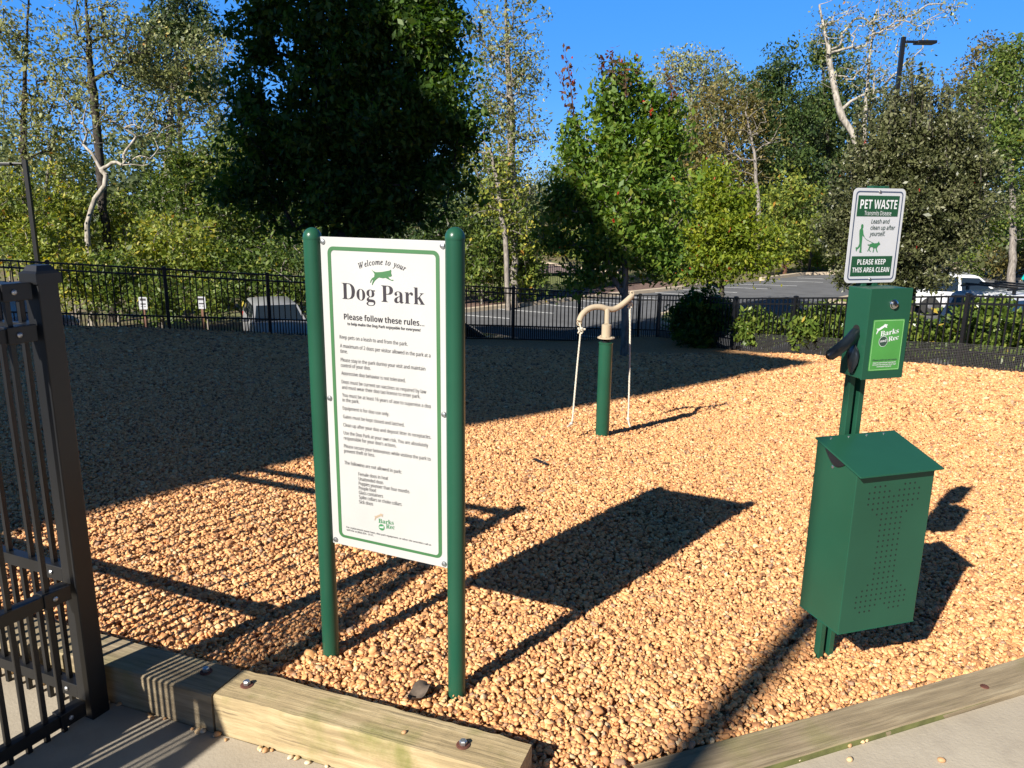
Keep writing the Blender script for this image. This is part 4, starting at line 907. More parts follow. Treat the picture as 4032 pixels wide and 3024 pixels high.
#VEG
# ------------------------------------------------------------------ vegetation
PXM = 1/1662.0
def tz_at(p):
    return float(outer_z(np.array([p[0]]), np.array([p[1]]))[0])
def leaf_quads(C, size, rs, up=.3, asp=.55, flat=None):
    n = len(C); L = size*np.exp(rs.normal(0, .28, n))[:, None]
    a = rs.normal(size=(n, 3)); a[:, 2] -= .35; a /= np.linalg.norm(a, axis=1)[:, None]
    b = rs.normal(size=(n, 3)); b[:, 2] *= .5; b -= a*(a*b).sum(1)[:, None]; b /= np.linalg.norm(b, axis=1)[:, None]+1e-9
    nn = np.cross(a, b)
    f = (rs.random(n)[:, None]-.3)*.35
    V = np.stack([C-a*L*.55, C+b*L*asp*.5+nn*L*f*.4+a*L*.02, C+a*L*.55, C-b*L*asp*.5+nn*L*f*.4-a*L*.05], 1).reshape(-1, 3)
    return V, np.arange(4*n).reshape(-1, 4)
def build_tree(name, label, cat, Z, trunk, r0, blobs, leaf, per, cr, lmat, bmat, seed, group=None, twig=.012, base_z=None, tint_bias=0, up_bias=.0, rare_p=.010, minr=.006, ragged=.16, spread=1.0, zj=.0):
    """trunk: photo points from the foot up; blobs: (px, py, rx, ry, clusters)."""
    rs = np.random.default_rng(seed)
    T = [at(px, py, Z) for px, py in trunk]
    T = [t+np.array([0, rs.normal(0, zj), 0]) if i else t for i, t in enumerate(T)]
    gz_ = tz_at(T[0]) if base_z is None else base_z
    T[0] = np.array([T[0][0], T[0][1], gz_-.15])
    nodes = []; parent = []; ist = []
    for i in range(len(T)):
        if i == 0: nodes.append(T[0]); parent.append(-1); ist.append(1); continue
        k = max(1, int(np.linalg.norm(T[i]-T[i-1])/.5))
        for j in range(1, k+1):
            p = T[i-1]+(T[i]-T[i-1])*j/k+(rs.normal(0, .015*r0*10, 3) if j < k else 0); nodes.append(p); parent.append(len(nodes)-2); ist.append(1)
    ntr = len(nodes)
    cl = []; clm = []
    for b in blobs:
        px, py, rx, ry, n = b[:5]; zz = b[5] if len(b) > 5 else Z
        c = at(px, py, zz); R = np.array([rx*zz*PXM, min(rx, ry*1.3)*zz*PXM*spread, ry*zz*PXM])
        d = rs.normal(size=(n, 3)); d /= np.linalg.norm(d, axis=1)[:, None]; rr = rs.random(n)**.42
        cl.append(c+d*rr[:, None]*R*(1+ragged*rs.normal(size=(n, 1))))
    cl = np.concatenate(cl); cl = cl[cl[:, 2] > gz_+.25]
    order = np.argsort(np.min(np.linalg.norm(cl[:, None]-np.array(nodes)[None], axis=2), axis=1))
    NA = np.zeros((ntr+len(cl)*4, 3)); NA[:ntr] = nodes; cnt = ntr; tips = []
    for ci in order:
        p = cl[ci]; d = np.linalg.norm(NA[:cnt]-p, axis=1); pen = np.maximum(0, NA[:cnt, 2]-p[2]+.15*d)*1.2
        j = int(np.argmin(d+pen)); L = d[j]
        k = 1 if L < .5 else (2 if L < 1.4 else 3); prev = j
        mid = np.cross(p-NA[j], rs.normal(size=3)); mid /= np.linalg.norm(mid)+1e-9
        for q in range(1, k+1):
            t = q/k; pos = NA[j]+(p-NA[j])*t+mid*L*.07*math.sin(math.pi*t)+np.array([0, 0, L*.05*math.sin(math.pi*t)])
            NA[cnt] = pos; parent.append(prev); ist.append(0); prev = cnt; cnt += 1
        tips.append(prev)
    NA = NA[:cnt]; par = np.array(parent); w = np.zeros(cnt); w[tips] = 1
    for i in range(cnt-1, 0, -1): w[par[i]] += w[i]
    w = np.maximum(w, .6)
    rad_ = twig*w**.5
    for i in range(ntr):     # trunk taper by height
        t = i/max(1, ntr-1); rad_[i] = max(r0*(1-.78*t), min(r0*.9, rad_[i]))
    rad_[0] = r0*1.25
    lim = np.array([rad_[par[i]]*.8 if (i >= ntr) else 9 for i in range(cnt)]); rad_ = np.minimum(rad_, lim)
    # wood mesh
    V = []; F = []; seg = 5
    I = np.array([i for i in range(1, cnt) if rad_[i] > minr or ist[i]])
    A = NA[par[I]]; B = NA[I]; ra = np.where(np.array(ist)[I] == 1, rad_[par[I]], np.minimum(rad_[par[I]], rad_[I]*1.25)); rb = rad_[I]
    D = B-A; D /= np.linalg.norm(D, axis=1)[:, None]+1e-9; ref = np.where(np.abs(D[:, 2:3]) < .9, np.array([[0, 0, 1.0]]), np.array([[1.0, 0, 0]]))
    U1 = np.cross(D, ref); U1 /= np.linalg.norm(U1, axis=1)[:, None]; U2 = np.cross(D, U1)
    th = np.arange(seg)*2*math.pi/seg; cs, sn = np.cos(th), np.sin(th)
    ring = lambda P, r: P[:, None]+(U1[:, None]*cs[None, :, None]+U2[:, None]*sn[None, :, None])*r[:, None, None]
    V = np.concatenate([ring(A-D*ra[:, None]*.2, ra), ring(B, rb)], 1).reshape(-1, 3)
    b0 = (np.arange(len(I))*2*seg)[:, None]; kk = np.arange(seg)[None]; k2 = (kk+1) % seg
    F = np.stack([b0+kk, b0+k2, b0+seg+k2, b0+seg+kk], -1).reshape(-1, 4)
    e_ = empty(name, (T[0][0], T[0][1], gz_), label, cat, group)
    off = np.array([T[0][0], T[0][1], gz_])
    link('trunk', np_mesh('trunk', V-off, F, bmat, smooth=True), e_)
    # leaves
    P = NA[tips]; sz = np.exp(rs.normal(0, .35, len(P))); lc = []; tn = []
    nper = np.maximum(1, (per*sz)).astype(int); rep = np.repeat(np.arange(len(P)), nper)
    q = rs.normal(size=(len(rep), 3)); q /= np.linalg.norm(q, axis=1)[:, None]; q *= (rs.random(len(rep))**.45)[:, None]
    C = P[rep]+q*cr*sz[rep][:, None]*np.array([1, 1, .75])
    ct = rs.normal(0, .13, len(P)); tint = np.clip(rs.beta(2.2, 2.6, len(rep))+ct[rep]+tint_bias, 0, .92)
    rare = rs.random(len(rep)) < rare_p; tint[rare] = 1.0
    k = C[:, 2] > gz_+.05; C = C[k]; tint = tint[k]
    Vl, Fl = leaf_quads(C, leaf, rs)
    link('crown', np_mesh('crown', Vl-off, Fl, lmat, tint=tint), e_)
    return e_
T_ = build_tree
Y_, MID, PALE, MAP, SM, LIME, PEAR, PINE, BRN, DEEP, LAU, FAR = (M[k] for k in ('lf_yellow', 'lf_mid', 'lf_pale', 'lf_maple', 'lf_sm', 'lf_lime', 'lf_pear', 'lf_pine', 'lf_brown', 'lf_deep', 'lf_laurel', 'lf_far'))
GW = 'trees of the wood behind the far fence'
# far wood: layered distant trees behind everything
def far_band():
    rs = np.random.default_rng(99); C = []; tn = []
    spec = [(-60, 480, 300, 560, 62, 900), (480, 1000, 330, 560, 62, 900), (1000, 1160, 380, 570, 70, 360), (1150, 1300, 358, 560, 120, 420), (1290, 1500, 300, 560, 66, 420), (1480, 1800, 190, 570, 64, 800), (1740, 2300, 210, 570, 60, 1000)]
    for x0, x1, y0, y1, Z, n in spec:
        hs_ = np.random.default_rng(int(x0)+100)
        kx_ = hs_.uniform(0, 6.28, 3)
        for i in range(n):
            px = rs.uniform(x0, x1); top = y0+30*math.sin(px*.021+kx_[0])+18*math.sin(px*.055+kx_[1])+10*math.sin(px*.13+kx_[2]); py = top+(y1-top)*rs.random()**.85
            c = at(px, py, Z+rs.uniform(-4, 8)); m_ = 26; r = 1.15*Z/62
            q = rs.normal(size=(m_, 3)); q /= np.linalg.norm(q, axis=1)[:, None]; q *= (rs.random(m_)**.4)[:, None]
            C.append(c+q*r*np.array([1, 1, .8])); tn.append(np.clip(rs.beta(2, 2.6, m_)*.8+rs.normal(.06, .14), 0, 1))
    C = np.concatenate(C); tn = np.concatenate(tn); k = C[:, 2] > -3.2; C = C[k]; tn = tn[k]
    V, F = leaf_quads(C, .34, rs, asp=.7); o = link('distant_wood', np_mesh('distant_wood', V, F, FAR, tint=tn)); tag(o, 'dense mixed green wood closing the view behind the parking lot', 'wood', kind='stuff')
far_band()
# left wood
T_('poplar_tree', 'pale leaved thin tree at the left edge behind the dark lamp post', 'tree', 34, [(60, 600), (56, 420), (50, 260), (58, 90), (62, -40)], .16, [(40, 90, 95, 110, 60), (70, 260, 90, 110, 60), (20, 380, 80, 70, 30), (130, 170, 60, 80, 24)], .15, 34, .62, PALE, M['bk_dark'], 1, GW)
T_('tall_tree', 'tall dark trunked tree with two upright stems beside the white crooked trunk', 'tree', 33, [(233, 585), (228, 480), (216, 380), (208, 260), (196, 150), (186, 20), (182, -60)], .20, [(205, 40, 80, 90, 46), (250, 130, 70, 90, 36), (160, 150, 50, 90, 26), (215, 240, 75, 60, 26), (300, 60, 60, 60, 20)], .14, 24, .6, PALE, M['bk_dark'], 2, GW, twig=.016)
T_('sycamore_tree', 'crooked white barked tree forking above the left fence', 'tree', 31, [(190, 600), (189, 520), (188, 485), (205, 430), (226, 402), (229, 378), (219, 367)], .19, [(200, 290, 40, 60, 12), (290, 345, 60, 30, 14), (165, 240, 40, 50, 10), (330, 270, 50, 60, 16), (260, 250, 40, 60, 12)], .13, 7, .7, PALE, M['bk_white'], 3, GW, twig=.013, minr=.003)
T_('pine_tree', 'dark green pine rising behind the pale poplars at the top left', 'tree', 46, [(392, 600), (388, 300), (383, 100), (380, -30)], .24, [(380, 20, 60, 40, 30), (350, 70, 75, 40, 34), (430, 80, 65, 40, 30), (340, 150, 60, 50, 24), (430, 170, 60, 60, 24), (500, 300, 60, 60, 20)], .20, 70, .85, PINE, M['bk_dark'], 4, GW)
T_('birch_tree', 'broad pale green tree with many small leaves left of the dark maple', 'tree', 35, [(352, 600), (356, 480), (362, 330), (372, 200), (380, 120)], .17, [(360, 170, 95, 75, 66), (430, 220, 75, 80, 50), (330, 260, 70, 70, 36), (450, 120, 60, 50, 24), (300, 130, 50, 60, 22)], .15, 38, .62, PALE, M['bk_grey'], 5, GW, tint_bias=-.03)
T_('broadleaf_tree', 'dense mid green tree above the left fence next to the maple', 'tree', 33, [(398, 620), (400, 500), (405, 400), (415, 330)], .14, [(400, 380, 80, 75, 70), (450, 440, 80, 80, 70), (360, 470, 70, 70, 50), (470, 350, 60, 60, 34)], .15, 46, .62, MID, M['bk_grey'], 6, GW)
T_('broadleaf_tree', 'green tree crown half hidden behind the dark maple at the sign', 'tree', 34, [(560, 620), (560, 480), (565, 400)], .14, [(540, 450, 70, 80, 50), (600, 520, 70, 60, 46), (520, 540, 50, 60, 34), (680, 500, 70, 70, 34)], .15, 42, .62, MID, M['bk_grey'], 7, GW, tint_bias=-.06)
T_('slender_tree', 'thin leaning bare stemmed tree in the yellow undergrowth', 'tree', 36, [(118, 600), (104, 520), (98, 420), (110, 340), (130, 250)], .10, [(120, 300, 60, 60, 30), (90, 420, 50, 60, 26), (150, 380, 50, 50, 22)], .14, 32, .6, Y_, M['bk_grey'], 8, GW)
GB = 'bushes of the undergrowth behind the left fence'
for i, (px, py, rx, ry, n, Z, mt, lb) in enumerate([
 (10, 470, 70, 110, 85, 31, Y_, 'yellow green bush at the far left edge of the photo'), (85, 540, 60, 80, 70, 29, Y_, 'yellow green bush around the foot of the left lamp post'),
 (150, 480, 60, 100, 70, 32, Y_, 'yellow leaved bush left of the white crooked trunk'), (165, 600, 60, 70, 60, 28.5, Y_, 'low bush behind the fence in front of the white trunk'), (250, 610, 60, 70, 60, 28.5, MID, 'low green bush in front of the dark straight trunk'),
 (262, 480, 34, 70, 32, 34, Y_, 'airy bush between the dark trunk and the green tree'), (335, 545, 70, 80, 80, 30, Y_, 'bright yellow green bush above the two small white signs'), (345, 640, 60, 45, 44, 28.5, MID, 'low green bush beside the two small white signs'), (435, 560, 65, 80, 80, 30, Y_, 'yellow green bush behind the right hand small white sign'),
 (445, 640, 60, 45, 44, 28.5, MID, 'low green bush behind the white car roof'), (520, 600, 65, 70, 70, 30, MID, 'green bush above the parked pale car'), (605, 610, 70, 70, 70, 30, MID, 'dark green bush right of the parked pale car'), (690, 590, 70, 80, 70, 30, DEEP, 'dark green bush hidden behind the rules sign')]):
    T_('bush', lb, 'bush', Z, [(px, py+ry*.9), (px+4, py+ry*.3)], .05, [(px, py, rx, ry, n)], .15, 44, .55, mt, M['bk_grey'], 30+i, GB, tint_bias=(-.05 if i % 3 else .05))
# dark maple inside the park
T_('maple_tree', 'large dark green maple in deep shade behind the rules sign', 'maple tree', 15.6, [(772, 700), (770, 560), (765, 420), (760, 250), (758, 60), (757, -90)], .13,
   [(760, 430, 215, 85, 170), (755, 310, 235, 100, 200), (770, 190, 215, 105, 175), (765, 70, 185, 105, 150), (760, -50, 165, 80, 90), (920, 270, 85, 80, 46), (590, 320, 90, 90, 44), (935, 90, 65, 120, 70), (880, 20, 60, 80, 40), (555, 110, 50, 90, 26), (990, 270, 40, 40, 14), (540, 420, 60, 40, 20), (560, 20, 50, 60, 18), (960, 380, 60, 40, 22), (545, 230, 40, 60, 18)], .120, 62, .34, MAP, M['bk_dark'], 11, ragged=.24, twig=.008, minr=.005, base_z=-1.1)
# tall two stemmed tree right of the maple
T_('tall_tree', 'tall double stemmed tree with sparse leaves right of the dark maple', 'tree', 33, [(1112, 640), (1110, 520), (1106, 400), (1104, 280), (1098, 160), (1092, 40), (1090, -60)], .20,
   [(1100, 60, 70, 90, 60), (1130, 160, 45, 90, 46), (1080, 260, 60, 80, 44), (1135, 300, 40, 70, 30), (1040, 110, 60, 80, 36), (1060, 210, 50, 70, 30), (1115, 400, 60, 70, 40), (1040, 330, 50, 60, 24)], .135, 24, .55, PALE, M['bk_grey'], 12, GW, twig=.013, tint_bias=-.05)
T_('slender_tree', 'grey trunked leaning tree right of the right sign post', 'tree', 32, [(1098, 650), (1094, 560), (1090, 500), (1080, 440), (1062, 330), (1040, 300)], .13, [(1050, 420, 50, 60, 34), (1110, 450, 45, 60, 30), (1085, 350, 40, 50, 20), (1000, 330, 50, 60, 24)], .14, 26, .55, Y_, M['bk_grey'], 13, GW, twig=.014)
for i, (px, py, rx, ry, n, Z, mt, lb) in enumerate([(1120, 560, 48, 90, 80, 33.5, Y_, 'yellow speckled bush at the foot of the double stemmed tree'), (1040, 560, 55, 90, 80, 33, MID, 'green bush right of the right sign post'), (965, 520, 60, 110, 80, 33.5, DEEP, 'dark green bush behind the right sign post'), (1150, 600, 30, 50, 34, 34, MID, 'small green bush beside the far lawn'), (900, 560, 60, 70, 50, 33, DEEP, 'dark shrub glimpsed above the sign panel')]):
    T_('bush', lb, 'bush', Z, [(px, py+ry*.9), (px+4, py+ry*.3)], .05, [(px, py, rx, ry, n)], .15, 44, .55, mt, M['bk_grey'], 60+i, 'bushes along the far fence', tint_bias=-.04)
# distant hillside in the middle gap
for i, (px, py, rx, ry, n, Z, mt, lb) in enumerate([(1195, 470, 60, 70, 60, 75, FAR, 'far grey green tree in the middle gap'), (1240, 540, 60, 50, 60, 62, Y_, 'olive shrub on the bank above the brick road'), (1290, 520, 50, 60, 50, 58, MID, 'round green shrub beside the far road kerb'), (1195, 550, 40, 40, 40, 66, BRN, 'tan brush at the end of the far road'), (1250, 395, 40, 40, 36, 95, BRN, 'rusty tree on the distant hill')]):
    T_('shrub', lb, 'shrub', Z, [(px, py+ry*.95), (px+2, py+ry*.2)], .08, [(px, py, rx, ry, n)], .28, 40, 1.0, mt, M['bk_grey'], 70+i, 'shrubs around the far road')
T_('young_tree', 'small young round tree by the far road kerb', 'tree', 50, [(1286, 600), (1286, 575), (1286, 555)], .07, [(1286, 548, 34, 26, 44)], .20, 40, .6, MID, M['bk_dark'], 78)
# small maple by the fence
T_('maple_tree', 'young bright green maple with red tips behind the tug toy', 'maple tree', 14.2, [(1349, 756), (1350, 640), (1348, 520), (1342, 400), (1330, 270), (1318, 150)], .075,
   [(1350, 530, 130, 55, 90), (1345, 455, 155, 55, 100), (1300, 390, 95, 50, 56), (1400, 390, 100, 60, 62), (1320, 320, 50, 60, 40), (1400, 310, 55, 60, 40), (1318, 240, 36, 70, 34), (1395, 235, 34, 65, 28), (1345, 190, 30, 50, 18), (1245, 340, 42, 50, 24), (1236, 290, 22, 45, 10), (1450, 320, 42, 60, 26), (1445, 245, 24, 55, 14), (1210, 430, 45, 36, 18), (1200, 520, 40, 30, 14), (1270, 595, 60, 24, 16), (1425, 575, 60, 34, 22)], .095, 40, .27, SM, M['bk_grey'], 14, rare_p=.004, twig=.006, minr=.004, base_z=-1.2)
for i, (x0, y0, x1, y1) in enumerate([(1232, 250, 1216, 105), (1238, 260, 1206, 150), (1372, 250, 1378, 128), (1322, 170, 1308, 118), (1450, 240, 1448, 160)]):
    pass
rs_ = np.random.default_rng(50)
sh = []; tn_ = []; stems = MB()
for (x0, y0, x1, y1) in [(1246, 300, 1219, 105), (1250, 300, 1205, 152), (1244, 290, 1228, 130), (1375, 230, 1379, 124), (1325, 170, 1322, 112), (1306, 190, 1300, 120), (1445, 250, 1449, 158), (1432, 260, 1462, 190), (1352, 210, 1345, 130)]:
    a_ = at(x0, y0, 14.2+rs_.normal(0, .3)); b_ = at(x1, y1, 14.2+rs_.normal(0, .3)); stems.tube([a_, (a_+b_)/2+rs_.normal(0, .02, 3), b_], [.009, .006, .003], 5)
    for t in np.linspace(.1, 1, 26):
        for _ in range(2): sh.append(a_+(b_-a_)*t+rs_.normal(0, .05, 3)); tn_.append(np.clip(t*.75+rs_.normal(0, .2), 0, 1))
mtree = [o for o in bpy.data.objects if o.name.startswith('maple_tree') and 'bright' in o.get('label', '')][0]
V_, F_ = leaf_quads(np.array(sh), .085, rs_); off_ = np.array(mtree.location)
link('red_shoot', np_mesh('red_shoot', V_-off_, F_, M['lf_red'], tint=np.array(tn_)), mtree); stems.build('shoot_stem', M['redbark'], mtree)
# lime tree on the parking island
T_('maple_tree', 'small lime green tree standing on the parking island', 'maple tree', 27.5, [(1559, 668), (1560, 620), (1558, 560), (1552, 470), (1548, 400)], .10,
   [(1555, 560, 120, 50, 100), (1555, 500, 110, 55, 100), (1550, 440, 75, 50, 60), (1545, 395, 40, 36, 26), (1620, 540, 60, 50, 36), (1480, 570, 50, 40, 30)], .13, 56, .46, LIME, M['bk_dark'], 15)
T_('red_trunk_tree', 'olive green small tree with a red brown trunk on the far kerb', 'tree', 46, [(1695, 606), (1696, 560), (1698, 500), (1700, 440)], .13, [(1700, 500, 62, 60, 70), (1715, 430, 55, 50, 50), (1680, 540, 45, 36, 30), (1740, 510, 40, 50, 30)], .19, 50, .7, Y_, M['redbark'], 16, tint_bias=-.12)
# right wood
GR = 'trees of the wood behind the right parking lot'
T_('poplar_tree', 'pale airy round topped tree far behind the young maple', 'tree', 62, [(1490, 560), (1490, 400), (1492, 250), (1495, 160)], .25, [(1450, 180, 60, 65, 60), (1530, 170, 60, 65, 60), (1490, 140, 60, 40, 40), (1500, 240, 80, 50, 40)], .20, 26, 1.0, PALE, M['bk_grey'], 17, GR, tint_bias=.05)
T_('oak_tree', 'rusty olive tree behind the lime tree on the island', 'tree', 54, [(1580, 580), (1578, 440), (1570, 320), (1560, 240)], .22, [(1560, 280, 90, 70, 70), (1500, 340, 70, 70, 50), (1600, 240, 60, 60, 40), (1540, 220, 50, 40, 22), (1600, 380, 70, 50, 36)], .20, 34, .9, BRN, M['bk_grey'], 18, GR)
T_('sycamore_tree', 'grey trunked tree with spreading bare limbs above the olive tree', 'tree', 52, [(1645, 590), (1640, 510), (1638, 430), (1630, 330), (1610, 240)], .22, [(1600, 260, 60, 60, 18), (1660, 300, 50, 70, 18), (1570, 330, 50, 50, 12)], .18, 12, .9, BRN, M['bk_grey'], 19, GR, twig=.017)
T_('oak_tree', 'dark green tall tree left of the bare pale branches', 'tree', 55, [(1725, 590), (1722, 450), (1715, 300), (1705, 150)], .26, [(1690, 150, 45, 60, 44), (1660, 250, 60, 60, 54), (1720, 260, 50, 70, 54), (1680, 350, 70, 60, 60), (1740, 380, 50, 70, 46), (1650, 180, 36, 40, 20), (1690, 450, 70, 60, 50)], .21, 52, .85, DEEP, M['bk_dark'], 20, GR)
T_('oak_tree', 'blue green narrow tree behind the bare pale branches', 'tree', 58, [(1800, 580), (1795, 400), (1780, 200), (1775, 80)], .26, [(1785, 110, 34, 60, 36), (1770, 220, 46, 70, 46), (1810, 300, 50, 70, 46), (1830, 180, 40, 60, 26)], .22, 46, .85, DEEP, M['bk_dark'], 21, GR, tint_bias=.05)
T_('sycamore_tree', 'tall nearly bare tree with pale limbs reaching the top right', 'tree', 44, [(1905, 590), (1880, 440), (1850, 310), (1815, 240), (1795, 150), (1780, 60), (1770, 10)], .27, [(1780, 60, 36, 60, 26), (1850, 60, 70, 80, 50), (1930, 40, 70, 60, 40), (1890, 150, 60, 60, 30), (2010, 40, 60, 50, 26), (1800, 160, 40, 50, 16), (2050, 10, 40, 30, 12), (1960, 120, 60, 60, 20)], .15, 9, .8, PALE, M['bk_white'], 22, GR, twig=.0135, minr=.004, tint_bias=-.1)
T_('sycamore_tree', 'second pale limbed bare tree beside the right lamp post', 'tree', 45, [(1880, 590), (1872, 420), (1868, 300), (1872, 200), (1880, 110), (1895, 20)], .22, [(1900, 60, 50, 60, 22), (1860, 130, 46, 60, 18), (1920, 180, 46, 50, 16)], .15, 8, .8, PALE, M['bk_white'], 23, GR, twig=.013, minr=.004)
T_('oak_tree', 'yellow green tree at the far right edge', 'tree', 40, [(2190, 600), (2188, 450), (2180, 300)], .22, [(2190, 300, 75, 80, 70), (2150, 200, 60, 80, 50), (2210, 420, 70, 80, 60), (2180, 130, 45, 40, 26)], .18, 44, .75, MID, M['bk_grey'], 24, GR)
T_('oak_tree', 'bronze topped tree behind the grey green pear tree', 'tree', 50, [(2130, 600), (2128, 400), (2126, 240)], .22, [(2130, 150, 46, 60, 44), (2170, 170, 50, 60, 40), (2100, 230, 50, 60, 30)], .20, 40, .8, BRN, M['bk_grey'], 25, GR)
T_('pear_tree', 'big dense grey green pear tree behind the pet waste sign', 'pear tree', 19.0, [(1972, 700), (1970, 620), (1968, 540), (1966, 420), (1962, 300)], .13,
   [(1960, 545, 165, 75, 190), (1960, 460, 185, 80, 220), (1985, 375, 160, 75, 170), (1985, 300, 125, 55, 70), (1960, 235, 80, 60, 26), (2060, 250, 60, 60, 18), (1860, 490, 90, 85, 70), (2070, 430, 75, 95, 70), (1895, 360, 60, 60, 34), (2060, 320, 60, 60, 34), (1920, 605, 110, 36, 50), (1840, 595, 40, 32, 12)], .078, 84, .33, PEAR, M['bk_dark'], 26, rare_p=.0012, twig=.008, minr=.005)
ptree = [o for o in bpy.data.objects if o.name.startswith('pear_tree')][0]; off_ = np.array(ptree.location); sh = []; tn_ = []; stems = MB()
for i in range(64):
    x0 = rs_.uniform(1840, 2120); y0 = 250+(x0-1975)**2*.006+rs_.uniform(-20, 50); h_ = rs_.uniform(70, 170); a_ = at(x0, y0+30, 19+rs_.normal(0, .7)); b_ = at(x0+rs_.normal(0, 9), y0-h_*.75, 19+rs_.normal(0, .7))
    stems.tube([a_, (a_+b_)/2+rs_.normal(0, .02, 3), b_], [.011, .008, .003], 5)
    for t in np.linspace(0, 1, 34):
        for _ in range(2): sh.append(a_+(b_-a_)*t+rs_.normal(0, .055, 3)*(1.2-t*.7)); tn_.append(np.clip(rs_.beta(2, 2)+.12, 0, .98))
V_, F_ = leaf_quads(np.array(sh), .09, rs_); link('upright_shoot', np_mesh('upright_shoot', V_-off_, F_, PEAR, tint=np.array(tn_)), ptree); stems.build('shoot_stem', M['bk_dark'], ptree)
for i, (px, py, rx, ry, n, Z, mt, lb) in enumerate([(1760, 560, 50, 36, 46, 50, LIME, 'bright green bush beside the thin black post across the lot'), (1830, 570, 60, 30, 44, 52, BRN, 'dry brown brush along the far kerb'), (2150, 520, 60, 60, 60, 46, LIME, 'yellow green bush at the right beyond the white car'), (2190, 565, 60, 28, 40, 44, BRN, 'tan brush along the far right kerb'), (2110, 570, 50, 26, 36, 46, MID, 'low grey green bush beyond the white car'), (1640, 570, 50, 30, 40, 54, BRN, 'dry grassy brush behind the red brown trunk')]):
    T_('bush', lb, 'bush', Z, [(px, py+ry*.95), (px+2, py+ry*.3)], .05, [(px, py, rx, ry, n)], .2, 40, .7, mt, M['bk_grey'], 80+i, 'bushes along the far kerb')
# shrubs at the sunny fence
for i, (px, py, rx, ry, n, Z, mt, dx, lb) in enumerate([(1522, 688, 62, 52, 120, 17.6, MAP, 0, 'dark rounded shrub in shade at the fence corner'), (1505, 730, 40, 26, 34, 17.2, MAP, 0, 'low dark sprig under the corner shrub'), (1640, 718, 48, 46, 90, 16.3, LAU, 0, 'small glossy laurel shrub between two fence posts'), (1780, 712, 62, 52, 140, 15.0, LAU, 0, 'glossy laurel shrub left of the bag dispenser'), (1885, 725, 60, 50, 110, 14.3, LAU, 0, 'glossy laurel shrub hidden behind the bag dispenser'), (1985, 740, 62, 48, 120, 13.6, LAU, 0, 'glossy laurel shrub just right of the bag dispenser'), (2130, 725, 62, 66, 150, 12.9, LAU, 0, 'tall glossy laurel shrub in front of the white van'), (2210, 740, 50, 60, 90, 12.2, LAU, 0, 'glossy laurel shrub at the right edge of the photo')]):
    T_('laurel_shrub', lb, 'shrub', Z, [(px, py+ry), (px+3, py+ry*.3)], .03, [(px, py, rx, ry, n*2)], .10, 34, .17, mt, M['bk_dark'], 100+i, 'shrubs along the sunny fence', twig=.005, minr=.003, base_z=(-1.6 if i < 2 else None))
vp = FR[4]+np.array([.10, -.12]); rs_ = np.random.default_rng(8)
vz = gzf(*vp); sh = vp[None]*0; pts = []
for i in range(90): pts.append((vp[0]+rs_.normal(0, .10), vp[1]+rs_.normal(0, .05), vz+.05+.55*rs_.random()))
V_, F_ = leaf_quads(np.array(pts), .11, rs_); e_ = empty('creeper', (vp[0], vp[1], vz), 'small leafy creeper growing through the wire mesh at a fence post', 'plant'); off_ = np.array(e_.location)
link('foliage', np_mesh('foliage', V_-off_, F_, LAU, tint=np.clip(rs_.beta(2, 2, 90), 0, 1)), e_); MB().tube([(vp[0], vp[1], vz-.05), (vp[0]+.02, vp[1], vz+.3), (vp[0]-.02, vp[1], vz+.58)], [.008, .006, .003], 6).build('stem', M['bk_dark'], e_)

# ------------------------------------------------------------------ lamp posts, small signs
def lamp(p0, ztop, w, label, head):
    e_ = empty('lamp_post', (p0[0], p0[1], float(park_z(p0[0]))), label, 'lamp', 'parking lot lamp posts')
    MB().box((p0[0], p0[1], (ztop+float(park_z(p0[0])))/2), (w, w, ztop-float(park_z(p0[0])))).build('pole', M['black'], e_)
    mb = MB(); d = np.array(head); mb.box((p0[0]+d[0]*.30, p0[1]+d[1]*.30, ztop-.14), (.12 if abs(d[0]) < .5 else .45, .12 if abs(d[1]) < .5 else .45, .07)); mb.box((p0[0]+d[0]*.72, p0[1]+d[1]*.72, ztop-.16), (.62, .36, .10)); mb.build('lamp_head', M['black'], e_, bevel=.02)
t = at(28, 344, 26); b_ = at(68, 560, 26); lamp(((t[0]+b_[0])/2, t[1]+.1), t[2], .13, 'dark square lamp post above the fence at the far left', (-1, 0))
t = at(1952, 80, 25); lamp((t[0], t[1]), t[2], .12, 'dark square lamp post rising out of the pear tree', (1, 0))
for px, py, lb in ((309, 655, 'left of two small white parking signs on brown posts'), (435, 654, 'right of two small white parking signs on brown posts')):
    c = at(px, py, 25); e_ = empty('parking_sign', (c[0], c[1], float(park_z(c[0]))), lb, 'sign', 'small white parking signs')
    MB().box((c[0], c[1]+.03, (c[2]-.1+float(park_z(c[0])))/2), (.07, .04, c[2]+.2-float(park_z(c[0])))).build('post', plain('brown_sign_post', (.16, .08, .05), .8), e_)
    F2 = Face((c[0]-.135, c[1], c[2]-.20), (1, 0, 0), (0, 0, 1)); mb = MB(); mb.prism([F2.pt(a, b, -.004) for a, b in F2.rrect(0, 0, .27, .40, .03)], np.zeros(3), F2.n*.004); mb.build('plate', M['plate'], e_)
    mb = MB(); F2.poly(mb, [(.035, .28), (.235, .28), (.235, .355), (.035, .355)], .001); F2.poly(mb, [(.05, .15), (.22, .15), (.22, .195), (.05, .195)], .001); F2.poly(mb, [(.05, .08), (.10, .08), (.10, .10), (.05, .10)], .001); F2.poly(mb, [(.15, .08), (.22, .08), (.22, .10), (.15, .10)], .001); mb.build('dark_print', M['greyink'], e_)
p = on_park(1747, 588); MB_ = MB(); MB_.box((p[0], p[1], p[2]+.8), (.13, .13, 1.7)); MB_.box((p[0], p[1], p[2]+1.68), (.17, .17, .07)); tag(MB_.build('bollard', M['black']), 'thin black post standing across the parking lot left of the waste sign', 'post')

